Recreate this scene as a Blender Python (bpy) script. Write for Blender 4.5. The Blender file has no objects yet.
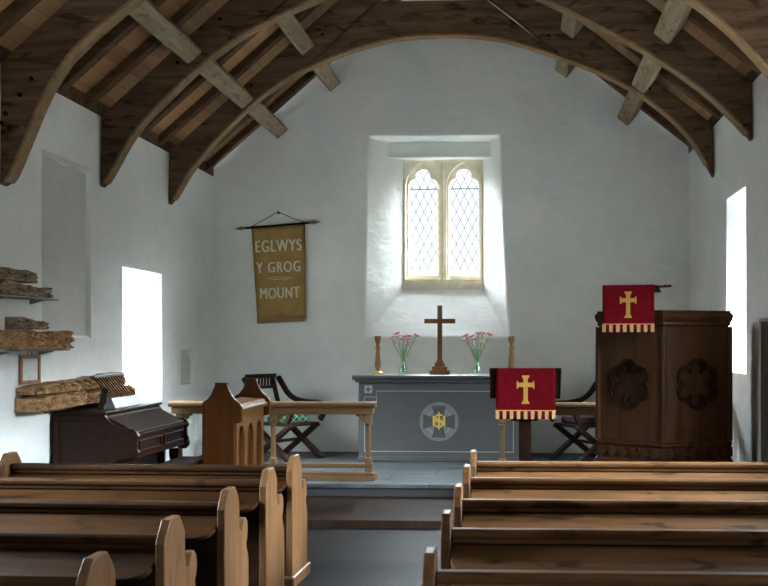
import bpy, bmesh, math, random
from mathutils import Matrix, Vector
random.seed(7)
S = bpy.context.scene
C = bpy.context.collection
PI = math.pi
R = math.radians

# ------------------------------------------------------------------ materials
def new_mat(name):
    m = bpy.data.materials.new(name); m.use_nodes = True
    nt = m.node_tree
    return m, nt, nt.nodes, nt.links, nt.nodes['Principled BSDF']

def nd(ns, typ, **kw):
    n = ns.new(typ)
    for k, v in kw.items(): setattr(n, k, v)
    return n

def ramp(ns, stops):
    r = ns.new('ShaderNodeValToRGB')
    el = r.color_ramp.elements
    while len(el) < len(stops): el.new(0.5)
    for e, (p, c) in zip(el, stops):
        e.position = p; e.color = (c[0], c[1], c[2], 1)
    return r

def mixc(ns, ls, fac, a, b, mode='MIX'):
    n = ns.new('ShaderNodeMix'); n.data_type = 'RGBA'; n.blend_type = mode
    for sock, v in ((n.inputs[0], fac), (n.inputs[6], a), (n.inputs[7], b)):
        if hasattr(v, 'is_linked') or hasattr(v, 'links'): ls.new(v, sock)
        elif isinstance(v, (int, float)): sock.default_value = v
        else: sock.default_value = (v[0], v[1], v[2], 1)
    return n.outputs[2]

def mth(ns, ls, op, a, b=None, c=None):
    n = ns.new('ShaderNodeMath'); n.operation = op
    for i, v in enumerate((a, b, c)):
        if v is None: continue
        if isinstance(v, (int, float)): n.inputs[i].default_value = v
        else: ls.new(v, n.inputs[i])
    return n.outputs[0]

def wood(name, dark, light, rough=0.45, axis='X', spots=0.5, scale=1.0, bump=0.15, vary=0.25, spec=0.2, coat=0.0, tone=.395):
    dark = [c*tone for c in dark]; light = [c*tone for c in light]
    m, nt, ns, ls, bs = new_mat(name)
    tc = nd(ns, 'ShaderNodeTexCoord'); oi = nd(ns, 'ShaderNodeObjectInfo')
    mp = nd(ns, 'ShaderNodeMapping')
    st = {'X': (1.2, 14, 14), 'Y': (14, 1.2, 14), 'Z': (14, 14, 1.2)}[axis]
    mp.inputs['Scale'].default_value = tuple(s * scale for s in st)
    ls.new(tc.outputs['Object'], mp.inputs['Vector'])
    off = nd(ns, 'ShaderNodeVectorMath', operation='ADD')
    cmb = nd(ns, 'ShaderNodeCombineXYZ')
    r20 = mth(ns, ls, 'MULTIPLY', oi.outputs['Random'], 37.0)
    for i in range(3): ls.new(r20, cmb.inputs[i])
    ls.new(mp.outputs[0], off.inputs[0]); ls.new(cmb.outputs[0], off.inputs[1])
    n1 = nd(ns, 'ShaderNodeTexNoise'); n1.inputs['Scale'].default_value = 1.0
    n1.inputs['Detail'].default_value = 6; n1.inputs['Roughness'].default_value = .65
    n1.inputs['Distortion'].default_value = .6
    ls.new(off.outputs[0], n1.inputs['Vector'])
    mid = [(d + l) * .5 for d, l in zip(dark, light)]
    rp = ramp(ns, [(.28, dark), (.5, mid), (.74, light)])
    ls.new(n1.outputs['Fac'], rp.inputs[0])
    # knots and stains
    mp2 = nd(ns, 'ShaderNodeMapping')
    st2 = {'X': (.55, 1.6, 1.6), 'Y': (1.6, .55, 1.6), 'Z': (1.6, 1.6, .55)}[axis]
    mp2.inputs['Scale'].default_value = tuple(s * 6.5 * scale for s in st2)
    ls.new(tc.outputs['Object'], mp2.inputs['Vector'])
    off2 = nd(ns, 'ShaderNodeVectorMath', operation='ADD')
    ls.new(mp2.outputs[0], off2.inputs[0]); ls.new(cmb.outputs[0], off2.inputs[1])
    n2 = nd(ns, 'ShaderNodeTexNoise'); n2.inputs['Scale'].default_value = 1.0
    n2.inputs['Detail'].default_value = 3; n2.inputs['Distortion'].default_value = .8
    ls.new(off2.outputs[0], n2.inputs['Vector'])
    rp2 = ramp(ns, [(.57, (0, 0, 0)), (.68, (1, 1, 1))])
    ls.new(n2.outputs['Fac'], rp2.inputs[0])
    sp = mth(ns, ls, 'MULTIPLY', rp2.outputs[0], spots)
    col = mixc(ns, ls, sp, rp.outputs[0], [d * .35 for d in dark])
    v = mth(ns, ls, 'MULTIPLY_ADD', oi.outputs['Random'], vary, 1 - vary * .5)
    hs = nd(ns, 'ShaderNodeHueSaturation'); hs.inputs['Saturation'].default_value = 1.08; hs.inputs['Hue'].default_value = .493; bs.inputs['IOR'].default_value = 1.3; ls.new(v, hs.inputs['Value']); ls.new(col, hs.inputs['Color'])
    ls.new(hs.outputs[0], bs.inputs['Base Color'])
    bs.inputs['Roughness'].default_value = rough
    bs.inputs['Specular IOR Level'].default_value = spec
    if coat: bs.inputs['Coat Weight'].default_value = coat; bs.inputs['Coat Roughness'].default_value = .25
    bp = nd(ns, 'ShaderNodeBump'); bp.inputs['Strength'].default_value = bump; bp.inputs['Distance'].default_value = .01
    ls.new(n1.outputs['Fac'], bp.inputs['Height']); ls.new(bp.outputs[0], bs.inputs['Normal'])
    return m

def plain(name, col, rough=.6, noise=.12, scale=20, bump=.1, metal=0, spec=.5, dist=.004):
    m, nt, ns, ls, bs = new_mat(name)
    tc = nd(ns, 'ShaderNodeTexCoord')
    n1 = nd(ns, 'ShaderNodeTexNoise'); n1.inputs['Scale'].default_value = scale; n1.inputs['Detail'].default_value = 5
    ls.new(tc.outputs['Object'], n1.inputs['Vector'])
    rp = ramp(ns, [(.3, [c * (1 - noise) for c in col]), (.7, [min(1, c * (1 + noise)) for c in col])])
    ls.new(n1.outputs['Fac'], rp.inputs[0]); ls.new(rp.outputs[0], bs.inputs['Base Color'])
    bs.inputs['Roughness'].default_value = rough; bs.inputs['Metallic'].default_value = metal
    bs.inputs['Specular IOR Level'].default_value = spec
    if bump:
        bp = nd(ns, 'ShaderNodeBump'); bp.inputs['Strength'].default_value = bump; bp.inputs['Distance'].default_value = dist
        ls.new(n1.outputs['Fac'], bp.inputs['Height']); ls.new(bp.outputs[0], bs.inputs['Normal'])
    return m

def plaster(name, a, b, stain=None):
    m, nt, ns, ls, bs = new_mat(name)
    tc = nd(ns, 'ShaderNodeTexCoord')
    n1 = nd(ns, 'ShaderNodeTexNoise'); n1.inputs['Scale'].default_value = 1.1; n1.inputs['Detail'].default_value = 4
    n2 = nd(ns, 'ShaderNodeTexNoise'); n2.inputs['Scale'].default_value = 7; n2.inputs['Detail'].default_value = 8
    n2.inputs['Roughness'].default_value = .6
    mp = nd(ns, 'ShaderNodeMapping'); mp.inputs['Scale'].default_value = (1, 1, 2.2)
    mp.inputs['Rotation'].default_value = (0, .5, 0)
    n3 = nd(ns, 'ShaderNodeTexNoise'); n3.inputs['Scale'].default_value = 2.0; n3.inputs['Detail'].default_value = 4
    n3.inputs['Distortion'].default_value = .5
    ls.new(tc.outputs['Object'], mp.inputs[0]); ls.new(mp.outputs[0], n3.inputs['Vector'])
    for n in (n1, n2): ls.new(tc.outputs['Object'], n.inputs['Vector'])
    f = mth(ns, ls, 'MULTIPLY_ADD', n2.outputs['Fac'], .35, mth(ns, ls, 'MULTIPLY', n1.outputs['Fac'], .65))
    rp = ramp(ns, [(.35, a), (.62, b)]); ls.new(f, rp.inputs[0])
    ls.new(rp.outputs[0], bs.inputs['Base Color'])
    bs.inputs['Roughness'].default_value = .9; bs.inputs['Specular IOR Level'].default_value = .2
    h = mth(ns, ls, 'MULTIPLY_ADD', n2.outputs['Fac'], .16, n3.outputs['Fac'])
    bp = nd(ns, 'ShaderNodeBump'); bp.inputs['Strength'].default_value = .42; bp.inputs['Distance'].default_value = .045
    ls.new(h, bp.inputs['Height']); ls.new(bp.outputs[0], bs.inputs['Normal'])
    return m

def sarking_mat(name):
    m, nt, ns, ls, bs = new_mat(name)
    tc = nd(ns, 'ShaderNodeTexCoord'); sx = nd(ns, 'ShaderNodeSeparateXYZ')
    ls.new(tc.outputs['Object'], sx.inputs[0])
    s = mth(ns, ls, 'MULTIPLY', sx.outputs[0], 8.5)
    fl = mth(ns, ls, 'FLOOR', s); fr = mth(ns, ls, 'FRACT', s)
    wn = nd(ns, 'ShaderNodeTexWhiteNoise', noise_dimensions='2D')
    cb = nd(ns, 'ShaderNodeCombineXYZ'); ls.new(fl, cb.inputs[0])
    ls.new(mth(ns, ls, 'FLOOR', mth(ns, ls, 'MULTIPLY', sx.outputs[1], .45)), cb.inputs[1])
    ls.new(cb.outputs[0], wn.inputs['Vector'])
    mp = nd(ns, 'ShaderNodeMapping'); mp.inputs['Scale'].default_value = (16, 1.5, 16)
    ls.new(tc.outputs['Object'], mp.inputs[0])
    n1 = nd(ns, 'ShaderNodeTexNoise'); n1.inputs['Scale'].default_value = 1; n1.inputs['Detail'].default_value = 5
    ls.new(mp.outputs[0], n1.inputs['Vector'])
    f = mth(ns, ls, 'MULTIPLY_ADD', wn.outputs['Value'], .5, mth(ns, ls, 'MULTIPLY', n1.outputs['Fac'], .5))
    rp = ramp(ns, [(.2, (.19, .088, .036)), (.5, (.28, .14, .06)), (.8, (.36, .195, .086))]); ls.new(f, rp.inputs[0])
    gap = mth(ns, ls, 'LESS_THAN', fr, .03)
    col = mixc(ns, ls, gap, rp.outputs[0], (.13, .07, .033))
    ls.new(col, bs.inputs['Base Color']); bs.inputs['Roughness'].default_value = .75
    bs.inputs['Specular IOR Level'].default_value = .25
    return m

def floor_mat(name, a, b, rough, spec=.06):
    m, nt, ns, ls, bs = new_mat(name)
    tc = nd(ns, 'ShaderNodeTexCoord')
    mp = nd(ns, 'ShaderNodeMapping'); mp.inputs['Scale'].default_value = (1, 1, 1)
    ls.new(tc.outputs['Object'], mp.inputs[0])
    br = nd(ns, 'ShaderNodeTexBrick'); br.inputs['Scale'].default_value = 1.0
    br.inputs['Brick Width'].default_value = .9; br.inputs['Row Height'].default_value = .55
    br.inputs['Mortar Size'].default_value = .006
    br.inputs['Color1'].default_value = (*a, 1); br.inputs['Color2'].default_value = (*b, 1)
    br.inputs['Mortar'].default_value = (a[0] * .5, a[1] * .5, a[2] * .5, 1)
    ls.new(mp.outputs[0], br.inputs['Vector'])
    mp2 = nd(ns, 'ShaderNodeMapping'); mp2.inputs['Rotation'].default_value = (0, 0, .6)
    mp2.inputs['Scale'].default_value = (2, 11, 2); ls.new(tc.outputs['Object'], mp2.inputs[0])
    n1 = nd(ns, 'ShaderNodeTexNoise'); n1.inputs['Scale'].default_value = 1.6; n1.inputs['Detail'].default_value = 7
    ls.new(mp2.outputs[0], n1.inputs['Vector'])
    rp = ramp(ns, [(.3, (.55, .55, .55)), (.7, (1.35, 1.35, 1.35))]); ls.new(n1.outputs['Fac'], rp.inputs[0])
    col = mixc(ns, ls, 1.0, br.outputs['Color'], rp.outputs[0], 'MULTIPLY')
    ls.new(col, bs.inputs['Base Color'])
    rr = nd(ns, 'ShaderNodeMapRange'); rr.inputs['To Min'].default_value = rough - .1; rr.inputs['To Max'].default_value = rough + .16
    ls.new(n1.outputs['Fac'], rr.inputs['Value']); ls.new(rr.outputs[0], bs.inputs['Roughness']); bs.inputs['Specular IOR Level'].default_value = spec; bs.inputs['IOR'].default_value = 1.18
    bp = nd(ns, 'ShaderNodeBump'); bp.inputs['Strength'].default_value = .35; bp.inputs['Distance'].default_value = .01
    ls.new(n1.outputs['Fac'], bp.inputs['Height']); ls.new(bp.outputs[0], bs.inputs['Normal'])
    return m

def glass_mat(name, tint=(1, 1, 1), refl=.08):
    m, nt, ns, ls, bs = new_mat(name)
    ns.remove(bs)
    out = ns['Material Output']
    tr = nd(ns, 'ShaderNodeBsdfTransparent'); tr.inputs[0].default_value = (*tint, 1)
    gl = nd(ns, 'ShaderNodeBsdfGlossy'); gl.inputs['Roughness'].default_value = .05
    lw = nd(ns, 'ShaderNodeLayerWeight'); lw.inputs[0].default_value = .3
    mx = nd(ns, 'ShaderNodeMixShader')
    fac = mth(ns, ls, 'MULTIPLY_ADD', lw.outputs['Facing'], .35, refl)
    ls.new(fac, mx.inputs[0]); ls.new(tr.outputs[0], mx.inputs[1]); ls.new(gl.outputs[0], mx.inputs[2])
    ls.new(mx.outputs[0], out.inputs[0])
    return m

def lattice_cloth(name, base, line):
    m, nt, ns, ls, bs = new_mat(name)
    tc = nd(ns, 'ShaderNodeTexCoord'); sx = nd(ns, 'ShaderNodeSeparateXYZ'); ls.new(tc.outputs['Object'], sx.inputs[0])
    a = mth(ns, ls, 'ADD', mth(ns, ls, 'ADD', sx.outputs[0], sx.outputs[1]), mth(ns, ls, 'MULTIPLY', sx.outputs[2], 1.4))
    b = mth(ns, ls, 'SUBTRACT', mth(ns, ls, 'ADD', sx.outputs[0], sx.outputs[1]), mth(ns, ls, 'MULTIPLY', sx.outputs[2], 1.4))
    fa = mth(ns, ls, 'LESS_THAN', mth(ns, ls, 'FRACT', mth(ns, ls, 'MULTIPLY', a, 9.0)), .14)
    fb = mth(ns, ls, 'LESS_THAN', mth(ns, ls, 'FRACT', mth(ns, ls, 'MULTIPLY', b, 9.0)), .14)
    col = mixc(ns, ls, mth(ns, ls, 'MAXIMUM', fa, fb), base, line)
    ls.new(col, bs.inputs['Base Color']); bs.inputs['Roughness'].default_value = .9
    return m

M = {}
M['plaster'] = plaster('whitewash', (.77, .79, .77), (.87, .885, .865))
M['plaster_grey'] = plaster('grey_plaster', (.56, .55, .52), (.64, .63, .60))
M['truss'] = wood('old_oak', (.10, .06, .034), (.36, .23, .135), .85, 'X', .75, 1.1, .6, .15, .2)
M['rafter'] = wood('rafter_wood', (.13, .075, .04), (.30, .18, .095), .75, 'X', .4, 1, .3, .3, .25)
M['purlin'] = wood('pale_weathered_wood', (.37, .28, .17), (.68, .55, .36), .85, 'Y', .6, 1.6, .3, .15, .25)
M['arris'] = wood('lit_oak_edge', (.36, .235, .125), (.62, .44, .255), .85, 'X', .4, 1.1, .4, .15, .15)  # paler oak for the arch strip, the soffit's light put into the colour
M['sarking'] = sarking_mat('sarking_boards')
M['pew'] = wood('pine_pew', (.095, .045, .018), (.27, .15, .07), .55, 'X', .85, 1.0, .1, .25, .15)
M['pew_z'] = wood('pine_pew_upright', (.14, .072, .031), (.30, .175, .088), .55, 'Z', .5, 1.0, .1, .25, .12, coat=.12)
M['pew_left'] = wood('dark_stained_pine', (.020, .009, .0035), (.085, .042, .016), .5, 'X', .85, 1.0, .1, .25, .12)
M['pew_shaded'] = wood('shaded_pine', (.028, .013, .006), (.085, .042, .020), .55, 'X', .4, .8, .1, .2, .2)  # pew backs and seats below the ledges: their shade put into the colour
M['oak'] = wood('golden_oak', (.17, .078, .025), (.36, .18, .07), .5, 'Z', .25, 1, .08, .15)
M['oak_stall'] = wood('brown_oak', (.085, .031, .008), (.17, .068, .020), .5, 'Z', .2, 1, .06, .12)
M['oak_x'] = wood('pale_oak_rail', (.28, .165, .08), (.50, .33, .18), .5, 'X', .2, 1, .08, .1)
M['oak_post'] = wood('pale_oak_post', (.34, .215, .115), (.56, .40, .24), .5, 'Z', .2, 1, .08, .1)
M['pulpit'] = wood('dark_pulpit_oak', (.040, .017, .007), (.135, .062, .026), .5, 'Z', .3, 1, .1, .25, .22)
M['dark'] = wood('very_dark_wood', (.018, .009, .005), (.05, .026, .015), .6, 'Z', .2, 1, .08, .2, .06)
M['dark_x'] = wood('dark_chair_oak', (.028, .013, .007), (.085, .042, .021), .5, 'X', .2, 1, .08, .2, .25)
M['harm'] = wood('harmonium_wood', (.030, .011, .006), (.085, .036, .020), .4, 'Y', .2, 1, .06, .15, .3)
M['lightwood'] = wood('turned_wood', (.26, .155, .075), (.46, .30, .16), .5, 'Z', .1, 2, .05, .1, tone=.66)
M['crosswood'] = wood('cross_wood', (.16, .08, .035), (.32, .18, .085), .5, 'Z', .1, 2, .05, .1, tone=.62)
M['carved'] = wood('carved_old_timber', (.30, .165, .07), (.88, .62, .37), .9, 'Y', .75, 2.2, .6, .15, .1, tone=.75)
M['carved_grey'] = wood('grey_old_timber', (.22, .155, .10), (.66, .50, .35), .9, 'Y', .75, 2.2, .6, .15, .1, tone=.7)
M['framewood'] = wood('picture_frame_wood', (.25, .14, .08), (.42, .26, .16), .5, 'Z', .1, 2, .05, .05, tone=.9)
M['slate_paint'] = plain('grey_painted_wood', (.042, .0435, .043), .6, .10, 6, .1)
M['slate_top'] = plain('slate_slab', (.062, .065, .067), .35, .12, 8, .1)
M['inlay'] = plain('pale_grey_paint', (.24, .25, .25), .6, .08, 14, .05)
M['roundel'] = plain('light_grey_paint', (.12, .124, .122), .6, .10, 14, .05)
M['slate_dark'] = plain('dark_grey_paint', (.036, .039, .042), .6, .1, 10, .05)
M['gold'] = plain('gold_thread', (.34, .185, .022), .55, .15, 60, .2)
M['gold_leaf'] = plain('gold_leaf', (.55, .35, .06), .4, .15, 40, .1)
M['fringe'] = plain('gold_fringe', (.34, .215, .09), .8, .2, 90, .4)
M['red'] = plain('red_velvet', (.085, .0022, .005), .9, .22, 50, .3, spec=.04)
M['redtrim'] = plain('red_gold_trim', (.50, .20, .06), .7, .2, 60, .2)
M['darkred'] = plain('dark_red_cloth', (.03, .003, .006), .9, .2, 40, .2)
M['green'] = lattice_cloth('green_lattice_cloth', (.012, .095, .03), (.30, .38, .30))
M['banner'] = plain('ochre_banner_cloth', (.28, .172, .053), .9, .16, 9, .2, spec=.15)
M['banner_fringe'] = plain('brown_fringe', (.22, .125, .05), .9, .3, 70, .5)
M['cream'] = plain('cream_lettering', (.62, .56, .42), .9, .14, 30, .1)
M['brass'] = plain('dull_brass', (.36, .25, .09), .4, .2, 30, .1, .7)
M['iron'] = plain('black_iron', (.02, .018, .016), .5, .2, 30, .1)
M['cord'] = plain('dark_cord', (.05, .045, .04), .9, .2, 60, .1)
M['stone'] = plain('limestone', (.80, .735, .59), .85, .14, 7, .3)
M['lead'] = plain('lead_came', (.10, .115, .125), .6, .1, 30, .1)
M['pane'] = glass_mat('window_glass')
M['vase'] = glass_mat('vase_glass', (.90, .96, .93), .12)
M['stem'] = plain('flower_stem', (.10, .32, .07), .6, .3, 40, .1)
M['pink'] = plain('pink_petal', (.80, .34, .42), .7, .35, 60, .1)
M['palepink'] = plain('pale_petal', (.80, .52, .50), .7, .2, 60, .1)
M['paper'] = plain('aged_paper', (.62, .63, .60), .8, .1, 25, .05)
M['floor'] = floor_mat('dark_slate_floor', (.010, .0085, .008), (.016, .0135, .0125), .46)
M['floor2'] = floor_mat('brown_tile_floor', (.018, .0105, .007), (.026, .015, .010), .52)
M['floor3'] = floor_mat('grey_slate_step', (.075, .086, .090), (.095, .106, .110), .45, .15)
M['jamb'] = wood('grey_brown_jamb', (.16, .12, .095), (.27, .21, .165), .7, 'Z', .3, 1, .1, .1, .1, tone=1)
M['steel'] = plain('grey_bar', (.20, .20, .23), .35, .1, 40, .05)

# ------------------------------------------------------------------ mesh helpers
class MB:
    def __init__(self): self.b = bmesh.new(); self.mi = 0
    def _f(self, vs):
        try:
            f = self.b.faces.new(vs); f.material_index = self.mi; return f
        except ValueError: return None
    def box(self, x0, y0, z0, x1, y1, z1, mat=None):
        v = [self.b.verts.new(p) for p in ((x0,y0,z0),(x1,y0,z0),(x1,y1,z0),(x0,y1,z0),(x0,y0,z1),(x1,y0,z1),(x1,y1,z1),(x0,y1,z1))]
        if mat is not None:
            for q in v: q.co = mat @ q.co
        for f in ((3,2,1,0),(4,5,6,7),(0,1,5,4),(1,2,6,5),(2,3,7,6),(3,0,4,7)): self._f([v[i] for i in f])
        return self
    def prism(self, poly, axis, a, b, mat=None):
        # poly in the two other axes, in order (y,z) for X, (x,z) for Y, (x,y) for Z
        def p3(p, t):
            q = {'X': (t, p[0], p[1]), 'Y': (p[0], t, p[1]), 'Z': (p[0], p[1], t)}[axis]
            q = Vector(q)
            return mat @ q if mat is not None else q
        A = [self.b.verts.new(p3(p, a)) for p in poly]; B = [self.b.verts.new(p3(p, b)) for p in poly]
        self._f(A); self._f(B[::-1]); n = len(poly)
        for i in range(n): self._f([A[i], B[i], B[(i+1)%n], A[(i+1)%n]])
        return self
    def lathe(self, prof, c=(0,0), n=16, sx=1, sy=1):
        rings = []
        for r, z in prof:
            if r < 1e-5: rings.append([self.b.verts.new((c[0], c[1], z))])
            else: rings.append([self.b.verts.new((c[0]+sx*r*math.cos(2*PI*k/n), c[1]+sy*r*math.sin(2*PI*k/n), z)) for k in range(n)])
        for a, b in zip(rings, rings[1:]):
            for k in range(n):
                q = [a[k % len(a)], a[(k+1) % n % len(a)], b[(k+1) % n % len(b)], b[k % len(b)]]
                u = []
                for v in q:
                    if v not in u: u.append(v)
                if len(u) > 2: self._f(u)
        for r in (rings[0], rings[-1]):
            if len(r) > 2: self._f(r)
        return self
    def tube(self, pts, rad, n=8):
        pts = [Vector(p) for p in pts]; rings = []
        if not hasattr(rad, '__len__'): rad = [rad]*len(pts)
        ref = None
        for i, p in enumerate(pts):
            d = (pts[min(i+1, len(pts)-1)] - pts[max(i-1, 0)]).normalized()
            if ref is None:
                ref = Vector((0,0,1)) if abs(d.z) < .9 else Vector((1,0,0))
            u = d.cross(ref).normalized(); w = u.cross(d).normalized(); ref = w
            rings.append([self.b.verts.new(p + rad[i]*(math.cos(2*PI*k/n)*u + math.sin(2*PI*k/n)*w)) for k in range(n)])
        for a, b in zip(rings, rings[1:]):
            for k in range(n): self._f([a[k], a[(k+1)%n], b[(k+1)%n], b[k]])
        self._f(rings[0]); self._f(rings[-1]); return self
    def bar(self, p, q, w, h, up=(0,0,1)):
        # rectangular bar from p to q, w across, h along `up`
        p, q = Vector(p), Vector(q); d = (q-p).normalized(); u = Vector(up)
        s = d.cross(u).normalized(); t = s.cross(d).normalized()
        vs = []
        for e in (p, q):
            for a, b in ((-1,-1),(1,-1),(1,1),(-1,1)): vs.append(self.b.verts.new(e + s*a*w/2 + t*b*h/2))
        for f in ((3,2,1,0),(4,5,6,7),(0,1,5,4),(1,2,6,5),(2,3,7,6),(3,0,4,7)): self._f([vs[i] for i in f])
        return self
    def quad(self, *ps): self._f([self.b.verts.new(p) for p in ps]); return self
    def ball(self, c, r, sx=1, sy=1, sz=1, mat=None, seg=10):
        res = bmesh.ops.create_uvsphere(self.b, u_segments=seg, v_segments=max(5, seg//2+1), radius=r)
        for v in res['verts']:
            v.co = Vector((v.co.x*sx, v.co.y*sy, v.co.z*sz))
            if mat is not None: v.co = mat @ v.co
            v.co += Vector(c)
        return self
    def build(self, name, mats, parent=None, loc=None, smooth=False, bevel=0, seg=2, rot=None, weld=False):
        if weld: bmesh.ops.remove_doubles(self.b, verts=self.b.verts, dist=1e-4)
        bmesh.ops.recalc_face_normals(self.b, faces=self.b.faces)
        me = bpy.data.meshes.new(name); self.b.to_mesh(me); self.b.free()
        if not isinstance(mats, (list, tuple)): mats = [mats]
        for m in mats: me.materials.append(m)
        o = bpy.data.objects.new(name, me); C.objects.link(o)
        if parent: o.parent = parent
        if loc: o.location = loc
        if rot: o.rotation_euler = rot
        if smooth:
            for p in me.polygons: p.use_smooth = True
            es = o.modifiers.new('split', 'EDGE_SPLIT'); es.split_angle = R(40)
        if bevel:
            bv = o.modifiers.new('bevel', 'BEVEL'); bv.width = bevel; bv.segments = seg; bv.limit_method = 'ANGLE'
            bv.angle_limit = R(35)
        return o

def curve_mesh(name, loops, thick, mat, parent=None, matrix=None, bevel=0):
    """flat plate with holes: first loop outer, the others holes; lies in local XY, thickness along Z"""
    cu = bpy.data.curves.new('tmp', 'CURVE'); cu.dimensions = '2D'; cu.fill_mode = 'BOTH'
    cu.extrude = thick/2
    for lp in loops:
        sp = cu.splines.new('POLY'); sp.points.add(len(lp)-1); sp.use_cyclic_u = True
        for q, p in zip(sp.points, lp): q.co = (p[0], p[1], 0, 1)
    return _convert(cu, name, mat, parent, matrix, bevel)

def text_mesh(name, s, size, mat, parent=None, matrix=None, bold=.01, thick=.003, space=1.0, twice=0):
    cu = bpy.data.curves.new('tmp', 'FONT'); cu.body = s; cu.size = size; cu.extrude = thick/2
    cu.align_x = 'CENTER'; cu.align_y = 'CENTER'; cu.offset = bold; cu.space_character = space
    o = _convert(cu, name, mat, parent, matrix, 0)
    if twice:
        bm = bmesh.new()
        for d in (-twice, 0, twice):
            n0 = len(bm.verts); bm.from_mesh(o.data); bm.verts.ensure_lookup_table()
            for v in bm.verts[n0:]: v.co.x += d; v.co.y += d*.02
        bm.to_mesh(o.data); bm.free()
    return o

def _convert(cu, name, mat, parent, matrix, bevel):
    t = bpy.data.objects.new('tmp', cu); C.objects.link(t)
    dg = bpy.context.evaluated_depsgraph_get(); dg.update()
    me = bpy.data.meshes.new_from_object(t.evaluated_get(dg))
    bpy.data.objects.remove(t); bpy.data.curves.remove(cu)
    me.name = name
    if matrix is not None: me.transform(matrix)
    me.materials.clear(); me.materials.append(mat)
    o = bpy.data.objects.new(name, me); C.objects.link(o)
    if parent: o.parent = parent
    if bevel:
        bv = o.modifiers.new('bevel', 'BEVEL'); bv.width = bevel; bv.segments = 2; bv.limit_method = 'ANGLE'
    return o

# plate standing up facing -Y (toward the nave): local x -> x, local y -> z, thickness -> y
UP = Matrix(((1,0,0,0),(0,0,1,0),(0,1,0,0),(0,0,0,1)))
UPT = Matrix.Rotation(PI/2, 4, 'X')      # for lettering: reads from -Y

def tag(o, label, cat, group=None):
    o['label'] = label; o['category'] = cat
    if group: o['group'] = group
    return o
def thing(name, label, cat, loc=(0,0,0), rz=0, group=None):
    o = bpy.data.objects.new(name, None); C.objects.link(o); o.empty_display_size = .1
    o.location = loc; o.rotation_euler = (0,0,rz)
    return tag(o, label, cat, group)
def struct(o): o['kind'] = 'structure'; return o
def dup(root, loc, rz=None, label=None, group=None):
    r = root.copy(); C.objects.link(r); r.location = loc
    if rz is not None: r.rotation_euler = (0,0,rz)
    if label: r['label'] = label
    if group: r['group'] = group
    for ch in list(root.children):
        c = ch.copy(); C.objects.link(c); c.parent = r
        for g in list(ch.children):
            d = g.copy(); C.objects.link(d); d.parent = c
    return r

# ------------------------------------------------------------------ dimensions
XL, XR, YE, YW = -3.95, 2.10, 13.90, -2.60
XC = -0.92
LZ, LS = 3.72, .868        # left roof: underside of rafters at the wall, slope
RZ, RS = 3.95, .795
APEX = LZ + LS*(XC-XL)
def under(x): return LZ + LS*(x-XL) if x <= XC else RZ + RS*(XR-x)

# ------------------------------------------------------------------ walls
def wall_x(name, X, sgn, y0, y1, z0, z1, holes):
    """wall whose inner face is x = X; sgn = direction outward. holes: (y0,y1,z0,z1,kind,depth,back rect)"""
    T = .8
    us = sorted({y0, y1, *[h[0] for h in holes], *[h[1] for h in holes]})
    vs = sorted({z0, z1, *[h[2] for h in holes], *[h[3] for h in holes]})
    mb = MB()
    def inside(u, v):
        for h in holes:
            if h[0] < u < h[1] and h[2] < v < h[3]: return h
    for i in range(len(us)-1):
        for j in range(len(vs)-1):
            h = inside((us[i]+us[i+1])/2, (vs[j]+vs[j+1])/2)
            if not h: mb.quad((X,us[i],vs[j]),(X,us[i+1],vs[j]),(X,us[i+1],vs[j+1]),(X,us[i],vs[j+1]))
    bmesh.ops.remove_doubles(mb.b, verts=mb.b.verts, dist=1e-4)
    for (a, b, c, d, kind, dep, bk) in holes:
        f = [(X,a,c),(X,b,c),(X,b,d),(X,a,d)]
        Xb = X + sgn*dep
        g = [(Xb,bk[0],bk[2]),(Xb,bk[1],bk[2]),(Xb,bk[1],bk[3]),(Xb,bk[0],bk[3])]
        for k in range(4): mb.quad(f[k], f[(k+1)%4], g[(k+1)%4], g[k])
        if kind == 'niche': mb.quad(*g)
    # outer skin
    Xo = X + sgn*T
    uo = sorted({y0, y1, *[h[6][0] for h in holes if h[4]=='hole'], *[h[6][1] for h in holes if h[4]=='hole']})
    vo = sorted({z0, z1, *[h[6][2] for h in holes if h[4]=='hole'], *[h[6][3] for h in holes if h[4]=='hole']})
    for i in range(len(uo)-1):
        for j in range(len(vo)-1):
            u, v = (uo[i]+uo[i+1])/2, (vo[j]+vo[j+1])/2
            if any(h[4]=='hole' and h[6][0]<u<h[6][1] and h[6][2]<v<h[6][3] for h in holes): continue
            mb.quad((Xo,uo[i],vo[j]),(Xo,uo[i+1],vo[j]),(Xo,uo[i+1],vo[j+1]),(Xo,uo[i],vo[j+1]))
    for p in ((y0,), (y1,)):
        mb.quad((X,p[0],z0),(Xo,p[0],z0),(Xo,p[0],z1),(X,p[0],z1))
    mb.quad((X,y0,z1),(X,y1,z1),(Xo,y1,z1),(Xo,y0,z1))
    mb.quad((X,y0,z0),(X,y1,z0),(Xo,y1,z0),(Xo,y0,z0))
    return struct(mb.build(name, M['plaster'], weld=True, bevel=.018, seg=3))

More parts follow.
